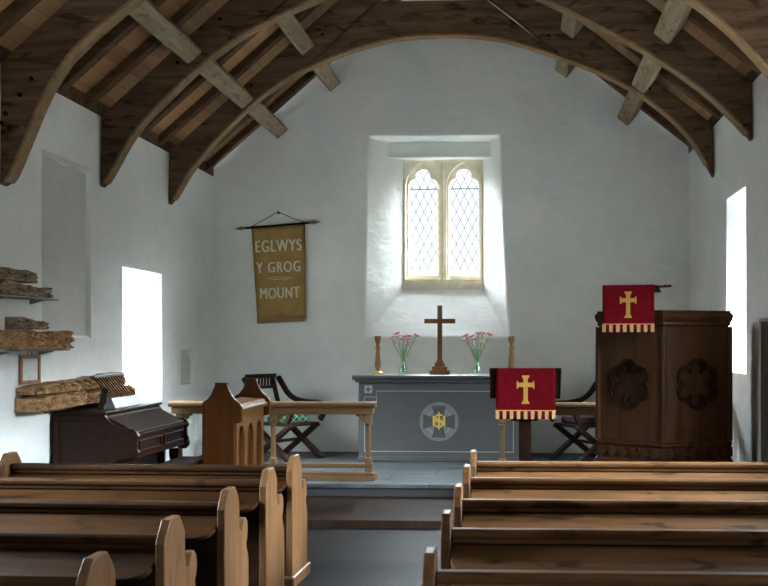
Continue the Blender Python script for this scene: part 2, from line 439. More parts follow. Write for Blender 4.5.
wall_x('wall_north', XL, -1, YW, YE, -.1, LZ+.22, [
    (10.70, 11.90, .95, 2.34, 'hole', .8, (10.72, 11.72, 1.0, 2.30)),
    (8.86, 9.88, 1.63, 3.18, 'niche', .045, (8.89, 9.85, 1.66, 3.15)),
    (12.56, 13.05, 1.09, 1.50, 'niche', .04, (12.58, 13.03, 1.10, 1.48)),
    (4.6, 6.4, 1.1, 3.0, 'hole', .8, (4.8, 6.2, 1.2, 2.9)),
])
wall_x('wall_south', XR, 1, YW, YE, -.1, RZ+.22, [
    (10.43, 11.40, 1.29, 3.05, 'hole', .8, (10.50, 11.20, 1.35, 3.0)),
    (8.70, 9.86, .0, 1.80, 'niche', .35, (8.72, 9.84, .0, 1.78)),
    (6.0, 8.2, 1.4, 3.3, 'hole', .8, (6.1, 8.1, 1.5, 3.2)),
])
# grey blind panels in the niches of the north wall
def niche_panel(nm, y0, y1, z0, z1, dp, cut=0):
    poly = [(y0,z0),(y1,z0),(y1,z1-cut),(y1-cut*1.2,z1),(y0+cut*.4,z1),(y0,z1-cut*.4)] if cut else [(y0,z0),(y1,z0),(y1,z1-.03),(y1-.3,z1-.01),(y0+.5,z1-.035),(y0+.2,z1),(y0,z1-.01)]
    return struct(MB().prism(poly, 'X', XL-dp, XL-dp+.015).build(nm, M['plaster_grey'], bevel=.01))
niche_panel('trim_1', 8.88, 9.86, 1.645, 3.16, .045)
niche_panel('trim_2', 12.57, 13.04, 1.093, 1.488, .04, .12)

# east gable wall with the deep splayed window opening
def gable(x): return under(x) + .16
OP = [(-1.99,1.65),(-.16,1.65),(-.27,4.20),(-1.94,4.20)]      # opening on the inner face
BK = [(-1.545,2.285),(-.495,2.285),(-.495,4.14),(-1.545,4.14)]       # opening where the stone frame sits
def gable_face(mb, Y, O):
    a, b, c, d = O
    x0, x1, zb = XL-.8, XR+.8, -.1
    mb.quad((x0,Y,zb),(a[0],Y,zb),(a[0],Y,a[1]),(d[0],Y,d[1]),(d[0],Y,gable(d[0])),(x0,Y,gable(x0)))
    mb.quad((b[0],Y,zb),(x1,Y,zb),(x1,Y,gable(x1)),(c[0],Y,gable(c[0])),(c[0],Y,c[1]),(b[0],Y,b[1]))
    mb.quad((a[0],Y,zb),(b[0],Y,zb),(b[0],Y,b[1]),(a[0],Y,a[1]))
    mb.quad((d[0],Y,d[1]),(c[0],Y,c[1]),(c[0],Y,gable(c[0])),(XC,Y,gable(XC)),(d[0],Y,gable(d[0])))
mb = MB(); gable_face(mb, YE, OP); gable_face(mb, 14.75, BK)
YB = 14.36
f = [(p[0],YE,p[1]) for p in OP]; g = [(p[0],YB,p[1]) for p in BK]; h = [(p[0],14.75,p[1]) for p in BK]
for k in range(4):
    mb.quad(f[k], f[(k+1)%4], g[(k+1)%4], g[k]); mb.quad(g[k], g[(k+1)%4], h[(k+1)%4], h[k])
struct(mb.build('wall_east', M['plaster'], weld=True, bevel=.022, seg=3))
struct(MB().box(-1.80,14.16,3.97,-.36,14.345,4.165).build('trim_3', M['plaster'], bevel=.012))

# west wall (behind the viewer) with an unseen window added for fill light
mb = MB()
def west_face(mb, Y):
    x0, x1 = XL-.8, XR+.8
    w0, w1, z0, z1 = -2.3, .5, 1.0, 2.6
    mb.quad((x0,Y,-.1),(w0,Y,-.1),(w0,Y,gable(w0)),(x0,Y,gable(x0)))
    mb.quad((w1,Y,-.1),(x1,Y,-.1),(x1,Y,gable(x1)),(w1,Y,gable(w1)))
    mb.quad((w0,Y,-.1),(w1,Y,-.1),(w1,Y,z0),(w0,Y,z0))
    mb.quad((w0,Y,z1),(w1,Y,z1),(w1,Y,gable(w1)),(XC,Y,gable(XC)),(w0,Y,gable(w0)))
west_face(mb, YW); struct(mb.build('wall_west', M['plaster']))

# ------------------------------------------------------------------ floors
struct(MB().box(XL-.02,YW,-.1,XR+.45,9.36,0).box(XL-.02,9.36,-.1,-3.0,YE,0.0).build('floor', M['floor']))
struct(MB().box(-3.0,9.36,-.1,XR,10.77,.065).build('floor_1', M['floor2'], bevel=.006))
struct(MB().box(XL+.01,10.795,.066,XR-.01,10.83,.15).build('trim_6', M['slate_dark']))
struct(MB().box(XL,10.82,-.1,XR,YE,.15).box(XL,10.765,.15,XR,YE,.19).build('floor_2', M['floor3'], bevel=.006))

# ------------------------------------------------------------------ ceiling boards
T0 = .115
mb = MB()
mb.prism([(XL-.5,LZ-LS*.5+T0),(XC,APEX+T0),(XC,APEX+T0+.05),(XL-.5,LZ-LS*.5+T0+.05)], 'Y', YW, YE-.004)
struct(mb.build('ceiling', M['sarking']))
mb = MB()
mb.prism([(XR+.5,RZ-RS*.5+T0),(XC,APEX+T0),(XC,APEX+T0+.05),(XR+.5,RZ-RS*.5+T0+.05)], 'Y', YW, YE-.004)
struct(mb.build('ceiling_1', M['sarking']))

struct(MB().box(XL,YW,LZ-.005,XL+.014,YE-.004,LZ+T0+.005).build('trim_4', M['truss']))  # dark boards added along both wall tops to read as roof darkness
struct(MB().box(XR-.014,YW,RZ-.005,XR,YE-.004,RZ+T0+.005).build('trim_5', M['truss']))
# ------------------------------------------------------------------ roof timbers
TY = [8.1, 10.1, 12.1]; TT = .13
def rafter_mesh(side):
    mb = MB(); L = 0
    if side == 'L':
        x0, x1, s = XL+.016, XC-.012, LS; z0 = LZ
        mb.prism([(x0,z0+s*.016),(x1,z0+s*(x1-XL)),(x1,z0+s*(x1-XL)+.105),(x0,z0+s*.016+.105)], 'Y', -.06, .06)
    else:
        x0, x1, s = XR-.016, XC+.012, RS; z0 = RZ
        mb.prism([(x0,z0+s*.016),(x1,z0+s*(XR-x1)),(x1,z0+s*(XR-x1)+.105),(x0,z0+s*.016+.105)], 'Y', -.06, .06)
    return mb
ys = []
for a, b, n in ((5.3,8.1,5),(8.3,10.1,3),(10.3,12.1,3),(12.3,13.88,3)):
    for k in range(n): ys.append((a + (b-a)*(k+.5)/n, a))
bay = {5.3:'west of the nearest roof truss', 8.3:'between the nearest and middle trusses', 10.3:'between the middle and farthest trusses', 12.3:'between the farthest truss and the gable wall'}
for side, word in (('L','left'),('R','right')):
    proto = None
    for y, a in ys:
        if proto is None:
            o = proto = rafter_mesh(side).build('rafter', M['rafter'], bevel=.006)
        else:
            o = proto.copy(); C.objects.link(o)
        o.location = (0, y, 0)
        tag(o, 'brown rafter on the %s roof slope, %s' % (word, bay[a]), 'rafter', 'rafters on the %s roof slope, %s' % (word, bay[a]))

# arched trusses
PROF = {
 0: ([(-3.945,2.78),(-3.86,2.85),(-3.74,3.12),(-3.62,3.40),(-3.50,3.61),(-3.32,3.84),(-2.99,4.10),(-2.66,4.34),(-2.45,4.48)],
     [(-1.95,4.72),(-1.42,4.88),(-.9,4.92),(-.42,4.86),(.05,4.70)],
     [(.46,4.54),(.87,4.34),(1.26,4.08),(1.52,3.86),(1.79,3.57),(1.98,3.32),(2.095,3.15)]),
 1: ([(-3.945,3.05),(-3.88,3.12),(-3.78,3.29),(-3.67,3.48),(-3.52,3.67),(-3.37,3.82),(-2.99,4.17),(-2.66,4.41),(-2.45,4.53)],
     [(-1.95,4.75),(-1.42,4.92),(-.9,4.96),(-.42,4.92),(.05,4.80)],
     [(.46,4.60),(.87,4.38),(1.10,4.26),(1.44,4.03),(1.73,3.81),(2.0,3.53),(2.095,3.42)]),
 2: ([(-3.945,3.13),(-3.86,3.23),(-3.76,3.40),(-3.66,3.55),(-3.45,3.80),(-3.2,4.05),(-2.95,4.28),(-2.70,4.46),(-2.45,4.60)],
     [(-1.92,4.81),(-1.42,4.94),(-.9,4.975),(-.52,4.96),(-.1,4.89)],
     [(.46,4.70),(.87,4.53),(1.2,4.35),(1.45,4.18),(1.68,3.98),(1.86,3.77),(1.97,3.60),(2.095,3.38)]),
}
TL = ['dark oak arched roof truss nearest the viewer, crossing the top corners of the picture',
      'dark oak arched roof truss in the middle of the three',
      'dark oak arched roof truss nearest the gable wall, arching over the window']
def subdiv(pts, n=3):
    # Catmull-Rom through the points
    out = []
    for i in range(len(pts)-1):
        p0, p1, p2, p3 = pts[max(i-1,0)], pts[i], pts[i+1], pts[min(i+2,len(pts)-1)]
        for k in range(n):
            t = k/n
            out.append(tuple(.5*((2*p1[j])+(-p0[j]+p2[j])*t+(2*p0[j]-5*p1[j]+4*p2[j]-p3[j])*t*t+(-p0[j]+3*p1[j]-3*p2[j]+p3[j])*t**3) for j in (0,1)))
    out.append(pts[-1]); return out
for i, y in enumerate(TY):
    t = thing('roof_truss', TL[i], 'roof truss', (XC, y, 3))
    Lc, Cc, Rc = PROF[i]
    full = subdiv(Lc + Cc + Rc)
    jl, jr = Lc[-1], Rc[0]
    def wob(p): return (p[0]-XC, p[1]-3)
    left = [p for p in full if p[0] <= jl[0]+1e-6]; right = [p for p in full if p[0] >= jr[0]-1e-6]
    mid = [p for p in full if jl[0]-1e-6 <= p[0] <= jr[0]+1e-6]
    g = .004
    e = .002
    kl = (-1.72, jl[1] + LS*.73); kr = (-.12 if i == 2 else -.15, jr[1] + RS*(jr[0]+.14))
    topz = 5.36
    # blades with their foot on the wall, following the rafters to the apex
    pl = left + [(kl[0]-.03,kl[1]), (XC-e, jl[1]+LS*(XC-jl[0])), (XC-e, under(XC)-e), (XL+.018, under(XL)-e)]
    MB().prism([wob(p) for p in pl], 'Y', 0, TT).build('principal_blade', M['truss'], t, bevel=.014)
    pr = [(XC+e, jr[1]+RS*(jr[0]-XC))] + [(kr[0]+.03,kr[1])] + right + [(XR-.018, under(XR)-e), (XC+e, under(XC)-e)]
    MB().prism([wob(p) for p in pr], 'Y', 0, TT).build('principal_blade', M['truss'], t, bevel=.014)
    # collar
    zl = lambda x: jl[1] + LS*(x-jl[0]); zr_ = lambda x: jr[1] + RS*(jr[0]-x)
    xl = jl[0] + (topz-jl[1])/LS; xr = jr[0] - (topz-jr[1])/RS
    pc = [(p[0], p[1]) for p in mid]; pc[0] = (jl[0]+.012, jl[1]); pc[-1] = (jr[0]-.012, jr[1])
    pc += [(xr-.012, topz), (xl+.012, topz)]
    MB().prism([wob(p) for p in pc], 'Y', .004, TT-.004).build('collar_beam', M['truss'], t, bevel=.010)
    # paler strip added along the arch edge: lit soffit put into the wood colour
    def offs(pts, d):
        out = []
        for j, p in enumerate(pts):
            a, b = pts[max(j-1,0)], pts[min(j+1,len(pts)-1)]; dx, dz = b[0]-a[0], b[1]-a[1]; l = math.hypot(dx,dz)
            out.append((p[0]-dz/l*d, p[1]+dx/l*d))
        return out
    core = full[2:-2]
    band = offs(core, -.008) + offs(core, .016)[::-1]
    MB().prism([wob(p) for p in band], 'Y', -.012, TT+.004).build('lit_arris_strip', M['arris'], t, bevel=.004)
    # oak pegs
    if i == 0: pg = [(-3.69,3.58),(-3.78,3.46),(-3.89,3.32),(-3.92,3.25),(-3.86,3.21)]
    elif i == 1: pg = [(-3.2,4.2),(-2.8,4.6)]
    else: pg = [(-3.0,4.45),(-2.2,5.0),(.3,4.95),(1.4,4.35)]
    for (px, pz) in pg:
        m2 = Matrix.Translation((px-XC, .004, pz-3)) @ Matrix.Rotation(PI/2, 4, 'X')
        q = MB().lathe([(.0,-.012),(.017,-.012),(.017,.02),(.013,.024),(0,.024)], n=10)
        for v in q.b.verts: v.co = m2 @ v.co
        q.build('peg', M['dark'], t)

# purlins
pur = [(8.3,10.1,'between the nearest and middle trusses'),(10.3,12.1,'between the middle and farthest trusses'),(12.3,13.895,'from the farthest truss into the gable')]
for side, word, px, ang in (('L','left',-3.10,-math.atan(LS)),('R','right',1.33,math.atan(RS)),('L','left',-2.42,-math.atan(LS)),('R','right',.56,math.atan(RS))):
    for a, b, txt in pur:
        hi = px in (-2.42, .56)
        if hi and a < 9: continue
        q = MB()
        n = 10; rng = random.Random(int(a*10)+len(word))
        for k in range(n): pass
        q.box(-.09,.003,-.105,.09,b-a-.003,.105)
        o = q.build('purlin', M['purlin'], bevel=.018, seg=2)
        zc = under(px) - .105/math.cos(ang) - .004
        o.location = (px, a, zc); o.rotation_euler = (0, ang, 0)
        tag(o, '%s pale weathered purlin on the %s roof slope, %s' % ('upper' if hi else 'lower', word, txt.replace('running ','')), 'purlin', 'purlins')

# ------------------------------------------------------------------ windows
def union_outline(circs, org, a0, a1, n):
    out = []
    for k in range(n+1):
        t = a0 + (a1-a0)*k/n; d = (math.cos(t), math.sin(t)); best = 0
        for cx, cy, r in circs:
            ox, oy = org[0]-cx, org[1]-cy
            bb = ox*d[0]+oy*d[1]; cc = ox*ox+oy*oy-r*r; D = bb*bb-cc
            if D > 0: best = max(best, -bb+math.sqrt(D))
        out.append((org[0]+best*d[0], org[1]+best*d[1]))
    return out
w1 = bpy.data.objects.new('window_1', None); C.objects.link(w1); struct(w1); w1.location = (-1.02, YB, 2.28)
def lc(x, z): return (x+1.02, z-2.28)
X1, X2 = -1.285, -.75
def trefoil(cx):
    c = [(cx,3.765,.098),(cx-.095,3.64,.098),(cx+.095,3.64,.098)]
    top = union_outline(c, (cx,3.64), 0, PI, 44)
    return [lc(*p) for p in [(cx-.193,2.46),(cx+.193,2.46)] + top]
def ogive(cx, w, zs, za, zb):
    # pointed arch opening
    pts = [(cx-w,zb),(cx+w,zb),(cx+w,zs)]
    r = ((za-zs)**2 + w*w)/(2*w)
    n = 10
    amax = math.atan2(za-zs, r-w)
    for k in range(1, n+1):
        a = amax*k/n; pts.append((cx+w-r+r*math.cos(a), zs+r*math.sin(a)))
    for k in range(n-1, -1, -1):
        a = amax*k/n; pts.append((cx-w+r-r*math.cos(a), zs+r*math.sin(a)))
    return [lc(*p) for p in pts]
outer = [lc(*p) for p in [(-1.545,2.285),(-.495,2.285),(-.495,4.0),(-1.545,4.0)]]
def shift_y(d): return Matrix.Translation((0,d,0)) @ UP
curve_mesh('stone_frame', [outer, ogive(X1,.228,3.62,3.94,2.40), ogive(X2,.228,3.62,3.94,2.40)], .07, M['stone'], w1, shift_y(.04), .006)
curve_mesh('tracery', [outer, trefoil(X1), trefoil(X2)], .07, M['stone'], w1, shift_y(.115), .010)
MB().box(-.523,-.012,.005,.523,.0,.085).build('stone_sill', M['stone'], w1, bevel=.004)
MB().box(-.018,-.02,.12,.018,.005,1.66).build('mullion_roll', M['stone'], w1, bevel=.012)
for cx in (X1, X2):
    pn = MB().box(cx+1.02-.2,.165,.17,cx+1.02+.2,.169,1.62).build('pane', M['pane'], w1)
    lb = MB(); W = .2; H0, H1 = .17, 1.60; dx, dz = .105, .155
    # diamond leads
    k0 = -24
    for s in (1, -1):
        for k in range(-16, 17):
            # line x = s*(z-H0)*dx/dz*... + k*dx
            pts = []
            z_a, z_b = H0, H1
            xa = k*dx; xb = k*dx + s*(z_b-z_a)*(dx/dz)*.72
            (p, q) = ((xa,z_a),(xb,z_b))
            # clip in x
            t0, t1 = 0.0, 1.0
            ddx = q[0]-p[0]
            for lim, sg in ((-W,1),(W,-1)):
                fa, fb = sg*(p[0]-lim), sg*(q[0]-lim)
                if fa < 0 and fb < 0: t0, t1 = 1, 0; break
                if fa < 0: t0 = max(t0, fa/(fa-fb))
                elif fb < 0: t1 = min(t1, fa/(fa-fb))
            if t1-t0 < .01: continue
            A = (cx+1.02+p[0]+ddx*t0, .160, p[1]+(q[1]-p[1])*t0); B = (cx+1.02+p[0]+ddx*t1, .160, p[1]+(q[1]-p[1])*t1)
            lb.bar(A, B, .0092, .008, (0,1,0))
    for zz in (1.33,):
        lb.bar((cx+1.02-W,.155,zz),(cx+1.02+W,.155,zz),.014,.014)
    lb.build('lead_lattice', M['lead'], w1)

def simple_window(nm, X, y0, y1, z0, z1, mull=1):
    e = bpy.data.objects.new(nm, None); C.objects.link(e); struct(e); e.location = (X, (y0+y1)/2, z0)
    w, h = (y1-y0)/2, z1-z0
    fr = MB()
    fr.box(-.05,-w,0,.05,-w+.07,h).box(-.05,w-.07,0,.05,w,h).box(-.05,-w,0,.05,w,.07).box(-.05,-w,h-.07,.05,w,h)
    for k in range(mull): 
        yy = -w + 2*w*(k+1)/(mull+1); fr.box(-.04,yy-.03,.07,.04,yy+.03,h-.07)
    fr.build('frame', M['stone'], e)
    MB().box(-.004,-w+.06,.06,.004,w-.06,h-.06).build('pane', M['pane'], e)
    return e
simple_window('window_2', XL-.70, 10.73, 11.73, 1.0, 2.30, 1)
simple_window('window_3', XR+.70, 10.49, 11.21, 1.35, 3.0, 0)
simple_window('window_fill_north', XL-.70, 4.78, 6.22, 1.19, 2.91, 1)  # unseen north window, added for fill light
simple_window('window_fill_south', XR+.70, 6.08, 8.12, 1.49, 3.21, 2)  # unseen south window, placed and sized to light the north wall
# frame of the unseen west window, added for fill light
e = bpy.data.objects.new('window_fill_west', None); C.objects.link(e); struct(e); e.location = (-.9, YW, 1.0)
fr = MB(); fr.box(-1.4,-.05,0,-1.32,.05,1.6).box(1.32,-.05,0,1.4,.05,1.6).box(-1.4,-.05,0,1.4,.05,.08).box(-1.4,-.05,1.52,1.4,.05,1.6).box(-.5,-.04,.08,-.42,.04,1.52).box(.42,-.04,.08,.5,.04,1.52)
fr.build('frame', M['stone'], e)
MB().box(-1.34,-.004,.06,1.34,.004,1.54).build('pane', M['pane'], e)
# plank door in the recess of the south wall
d1 = bpy.data.objects.new('door_1', None); C.objects.link(d1); struct(d1); d1.location = (XR+.34, 8.73, 0)
q = MB()
for k in range(6): q.box(-.05, .005+k*.183, .01, 0, .18+k*.183, 1.76)
q.build('plank_panel', M['pulpit'], d1, bevel=.006)
MB().box(-.33,1.085,.0,-.0,1.115,1.77).box(-.33,-.012,.0,-.0,.004,1.77).build('frame', M['jamb'], d1)  # wood lining added over the plaster reveals to make the recess dark
MB().bar((-.056,.05,.4),(-.056,.9,.4),.012,.05).bar((-.056,.05,1.4),(-.056,.9,1.4),.012,.05).build('hinge_strap', M['iron'], d1)
MB().tube([(-.06,.98,.92),(-.09,.98,.92),(-.09,.98,1.04),(-.06,.98,1.04)], .01).build('handle', M['iron'], d1)

# ------------------------------------------------------------------ pews
END = [(0,0),(0,.755),(.03,.80),(.075,.848),(.195,.85),(.235,.81),(.268,.765),(.27,.64),(.29,.612),(.315,.60),(.335,.625),(.36,.655),(.395,.66),(.425,.635),(.435,.59),(.425,.545),(.405,.52),(.415,.49),(.435,.465),(.45,.42),(.455,0)]
def pew(x0, x1, y, label, group, skew, wm):
    L = x1-x0
    t = thing('pew', label, 'pew', (x0, y, 0), skew, group)
    for xa in (0, L-.042):
        e = MB().prism(END, 'X', xa, xa+.042).build('pew_end', M['pew_z'], t, bevel=.007)
        MB().box(xa-.018,-.03,0,xa+.06,.49,.075).build('foot', M['pew_z'], e, bevel=.012)
    a, b = .044, L-.044
    MB().prism([(.100,.715),(.100,.735),(.088,.745),(.086,.765),(.096,.778),(.150,.778),(.165,.765),(.165,.715)], 'X', a, b).build('top_rail', wm, t, bevel=.004)
    MB().prism([(.125,.712),(.158,.712),(.245,.40),(.212,.40)], 'X', a, b).build('backrest', M['pew_shaded'], t)
    # book ledge with rounded corners on the rear side
    r = .10; n = 7; y0, y1 = -.125, .095
    pts = [(a,y1),(b,y1)]
    for k in range(n+1):
        an = k*PI/2/n; pts.append((b-r+r*math.cos(an), y0+r-r*math.sin(an)))
    for k in range(n+1):
        an = PI/2+k*PI/2/n; pts.append((a+r+r*math.cos(an), y0+r-r*math.sin(an)))
    sl = Matrix.Translation((0,y1,.712)) @ Matrix.Rotation(R(21),4,'X') @ Matrix.Translation((0,-y1,0))
    MB().prism(pts, 'Z', -.024, 0, sl).build('book_ledge', wm, t, bevel=.006)
    for xb in (.28, L/2, L-.28):
        MB().prism([(.12,.66),(.02,.635),(.12,.50)], 'X', xb-.014, xb+.014).build('bracket', M['pew_shaded'], t)
    MB().box(a,.10,.03,b,.122,.655).build('back_panel', M['pew_shaded'], t)
    MB().box(a,.222,.395,b,.53,.425).build('seat', M['pew_shaded'], t, bevel=.01)
    MB().box(a,.40,.0,b,.42,.395).build('seat_support', M['pew_shaded'], t)
    return t
nth = ['nearest the altar', 'second from the altar', 'middle of the row of five', 'fourth from the altar', 'nearest the viewer']
for k, y in enumerate([7.08, 6.34, 5.45, 4.52, 3.69]):
    pew(-3.46, -1.475, y, 'pine pew with scrolled end left of the aisle, ' + nth[k], 'pews left of the aisle', R(-1.2), M['pew_left'])
for k, y in enumerate([7.40, 6.50, 5.59, 4.70, 3.81]):
    pew(-.345, 2.03, y, 'pine pew with rounded end right of the aisle, ' + nth[k], 'pews right of the aisle', R(.9), M['pew'])

# ------------------------------------------------------------------ altar
PZ = .19
t = thing('altar', 'grey painted altar table with pale inlaid border and cross roundel', 'altar', (-.96, 12.76, PZ))
MB().box(-.94,.03,.05,.94,.70,.945).build('body', M['slate_paint'], t, bevel=.006)
MB().prism([(-.005,.955),(-.03,.985),(-.03,1.01),(.74,1.01),(.74,.985),(.71,.955)], 'X', -1.01, 1.01).build('top_slab', M['slate_top'], t, bevel=.006)
MB().box(-.975,.0,.925,.975,.72,.956).build('cornice', M['slate_paint'], t, bevel=.008)
MB().box(-.955,.012,0,.955,.71,.06).build('plinth', M['slate_paint'], t, bevel=.012)
w = .008
def line(mb, x0, z0, x1, z1):
    if abs(x0-x1) < 1e-6: mb.box(x0-w/2,.0265,min(z0,z1)-w/2,x0+w/2,.0305,max(z0,z1)+w/2)
    else: mb.box(min(x0,x1)-w/2,.0265,z0-w/2,max(x0,x1)+w/2,.0305,z0+w/2)
q = MB()
for s in (-1, 1):
    line(q, s*.73,.825, s*.73,.64+.0); line(q, s*.73,.64, s*.80,.64) if False else None
    line(q, s*.73,.825, s*.73,.755); line(q, s*.73,.755, s*.87,.755); line(q, s*.87,.755, s*.87,.12)
line(q, -.73,.825,.73,.825); line(q, -.87,.12,.87,.12)
q.build('border_line', M['inlay'], t)
for s in (-1, 1):
    c = MB().box(s*.825-.045,.022,.80,s*.825+.045,.031,.89).build('corner_tile', M['inlay'], t, bevel=.003)
    cr = MB()
    cr.box(s*.825-.008,.019,.812,s*.825+.008,.023,.878).box(s*.825-.033,.019,.837,s*.825+.033,.023,.853)
    cr.build('tile_cross', M['slate_dark'], c)
# roundel with a splayed cross and the gold monogram
RX, RZZ = .005, .47
circ = lambda r, n=48: [(r*math.cos(2*PI*k/n), r*math.sin(2*PI*k/n)) for k in range(n)]
mt = Matrix.Translation((RX,.026,RZZ)) @ UP
rd = curve_mesh('roundel', [circ(.228)], .006, M['roundel'], t, mt)
for k in range(4):
    a = k*PI/2
    arm = [(.045,.045),(.185,.085),(.185,-.085),(.045,-.045)]
    arm = [(p[0]*math.cos(a)-p[1]*math.sin(a), p[0]*math.sin(a)+p[1]*math.cos(a)) for p in arm]
    curve_mesh('cross_arm', [arm], .006, M['slate_dark'], rd, Matrix.Translation((RX,.022,RZZ)) @ UP)
    ar = []
    for j in range(7): an = PI/4 + a + R(-22+44*j/6); ar.append((.150*math.cos(an), .150*math.sin(an)))
    for j in range(6,-1,-1): an = PI/4 + a + R(-22+44*j/6); ar.append((.142*math.cos(an), .142*math.sin(an)))
    curve_mesh('ring_arc', [ar], .004, M['inlay'], rd, Matrix.Translation((RX,.0225,RZZ)) @ UP)
mono = MB()
for v in (('I',0,.20,.022),('H',-.0,.13,.012),('S',0,.15,.012)): pass
text_mesh('monogram', 'I', .30, M['gold_leaf'], rd, Matrix.Translation((RX,.017,RZZ)) @ Matrix.Scale(.6,4,(1,0,0)) @ UPT, .0, .004)
text_mesh('monogram', 'H', .17, M['gold_leaf'], rd, Matrix.Translation((RX,.018,RZZ)) @ Matrix.Scale(1.5,4,(1,0,0)) @ UPT, -.001, .004)
text_mesh('monogram', 'S', .235, M['gold_leaf'], rd, Matrix.Translation((RX,.016,RZZ)) @ Matrix.Scale(1.1,4,(1,0,0)) @ UPT, -.002, .004)
mono.b.free()

AT = PZ + 1.01   # altar top height
# altar cross
t = thing('altar_cross', 'plain wooden standing cross with stepped base in the middle of the altar', 'cross', (-.97, 13.12, AT))
MB().box(-.118,-.08,0,.118,.08,.05).box(-.088,-.06,.05,.088,.06,.095).box(-.058,-.045,.095,.058,.045,.14).box(-.04,-.03,.14,.04,.03,.17).build('stepped_base', M['crosswood'], t, bevel=.004)
MB().box(-.028,-.018,.17,.028,.018,.825).build('upright', M['crosswood'], t, bevel=.003)
MB().box(-.185,-.0185,.61,.185,.0185,.665).build('crossbar', M['crosswood'], t, bevel=.003)
# candlesticks
CP = [(r*1.08, z*1.07) for r, z in [(.0,0),(.062,0),(.064,.015),(.05,.028),(.03,.04),(.022,.06),(.032,.08),(.036,.11),(.030,.17),(.024,.24),(.022,.28),(.032,.30),(.022,.315),(.018,.34),(.026,.355),(.034,.375),(.036,.425),(.028,.43),(.0,.428)]]
t = thing('candlestick', 'turned wooden candlestick at the left end of the altar', 'candlestick', (-1.71,13.08,AT), 0, 'altar candlesticks')
MB().lathe(CP[4:], n=20).build('shaft', M['lightwood'], t, smooth=True)
MB().lathe([(0,0),(.073,0),(.073,.012),(.058,.03),(.03,.041),(0,.041)], n=20).build('base', M['brass'], t, smooth=True)
dup(t, (-.115,13.08,AT), 0, 'turned wooden candlestick at the right of the altar behind the red lectern cloth', 'altar candlesticks')

# vases with pink flowers
VP = [(0,0),(.058,0),(.062,.01),(.050,.05),(.034,.10),(.031,.125),(.036,.16),(.052,.215),(.056,.24),(.052,.24),(.032,.165),(.027,.125),(.030,.10),(.046,.05),(.05,.018),(0,.015)]
VP = [(r*.95, z*1.28) for r, z in VP]
def vase_of(x, word):
    t = thing('vase', 'clear glass vase holding pink flowers, %s of the altar cross' % word, 'vase', (x,13.06,AT), 0, 'glass vases on the altar')
    MB().lathe(VP, n=22).build('glass_body', M['vase'], t, smooth=True)
vase_of(-1.405, 'left'); vase_of(-.52, 'right')
def flower(x, word, k, rng, n):
    a = 2*PI*k/n + rng.uniform(-.3,.3)
    sp = .05 + .125*((k*7 % n)/n) 
    dx, dy = math.cos(a)*sp*1.25, math.sin(a)*sp*.5
    h = .405 + rng.uniform(0,.085)
    o = tag(bpy.data.objects.new('flower', None), 'pink flower on a green stem in the glass vase %s of the altar cross' % word, 'flower', 'pink flowers %s of the altar cross' % word)
    C.objects.link(o); o.location = (x,13.06,AT)
    b = Vector((-dx*.25,-dy*.25,.03)); w0 = Vector((dx*.05,dy*.05,.17)); e = Vector((dx,dy,h))
    pts = []
    for j in range(9):
        s = j/8; pts.append((1-s)**2*b + 2*s*(1-s)*w0 + s*s*e)
    # stem kept inside the waist of the vase, drawn as a smooth bend
    MB().tube(pts, .0045, 6).build('stem', M['stem'], o, smooth=True)
    d = (pts[-1]-pts[-2]).normalized()
    fl = MB(); pf = MB()
    for j in range(6):
        an = 2*PI*j/6 + k
        u = d.orthogonal().normalized(); v = d.cross(u)
        dirv = (d*.5 + (u*math.cos(an)+v*math.sin(an))).normalized()
        p0 = e; p1 = e + dirv*.026 + d*.008; p2 = e + dirv*.05 + d*.004 - Vector((0,0,.006))
        tgt = fl if j % 3 else pf
        tgt.tube([p0, p1, p2], [.005,.014,.003], 6)
    fl.ball(e, .008, seg=8)
    fl.build('petals', M['pink'], o, smooth=True); pf.build('pale_petals', M['palepink'], o, smooth=True)
    # a drooping bud
    an = a + 1.2
    q = Vector(pts[6]); be = q + Vector((math.cos(an)*.045, math.sin(an)*.02, .055))
    MB().tube([q, (q+be)/2+Vector((0,0,.01)), be], .0025, 5).build('side_stem', M['stem'], o)
    MB().ball(be, .011, 1, 1, 1.6, seg=8).build('bud', M['pink'], o, smooth=True)
rng = random.Random(3)
for x, word in ((-1.405,'left'),(-.52,'right')):
    for k in range(8): flower(x, word, k, rng, 8)

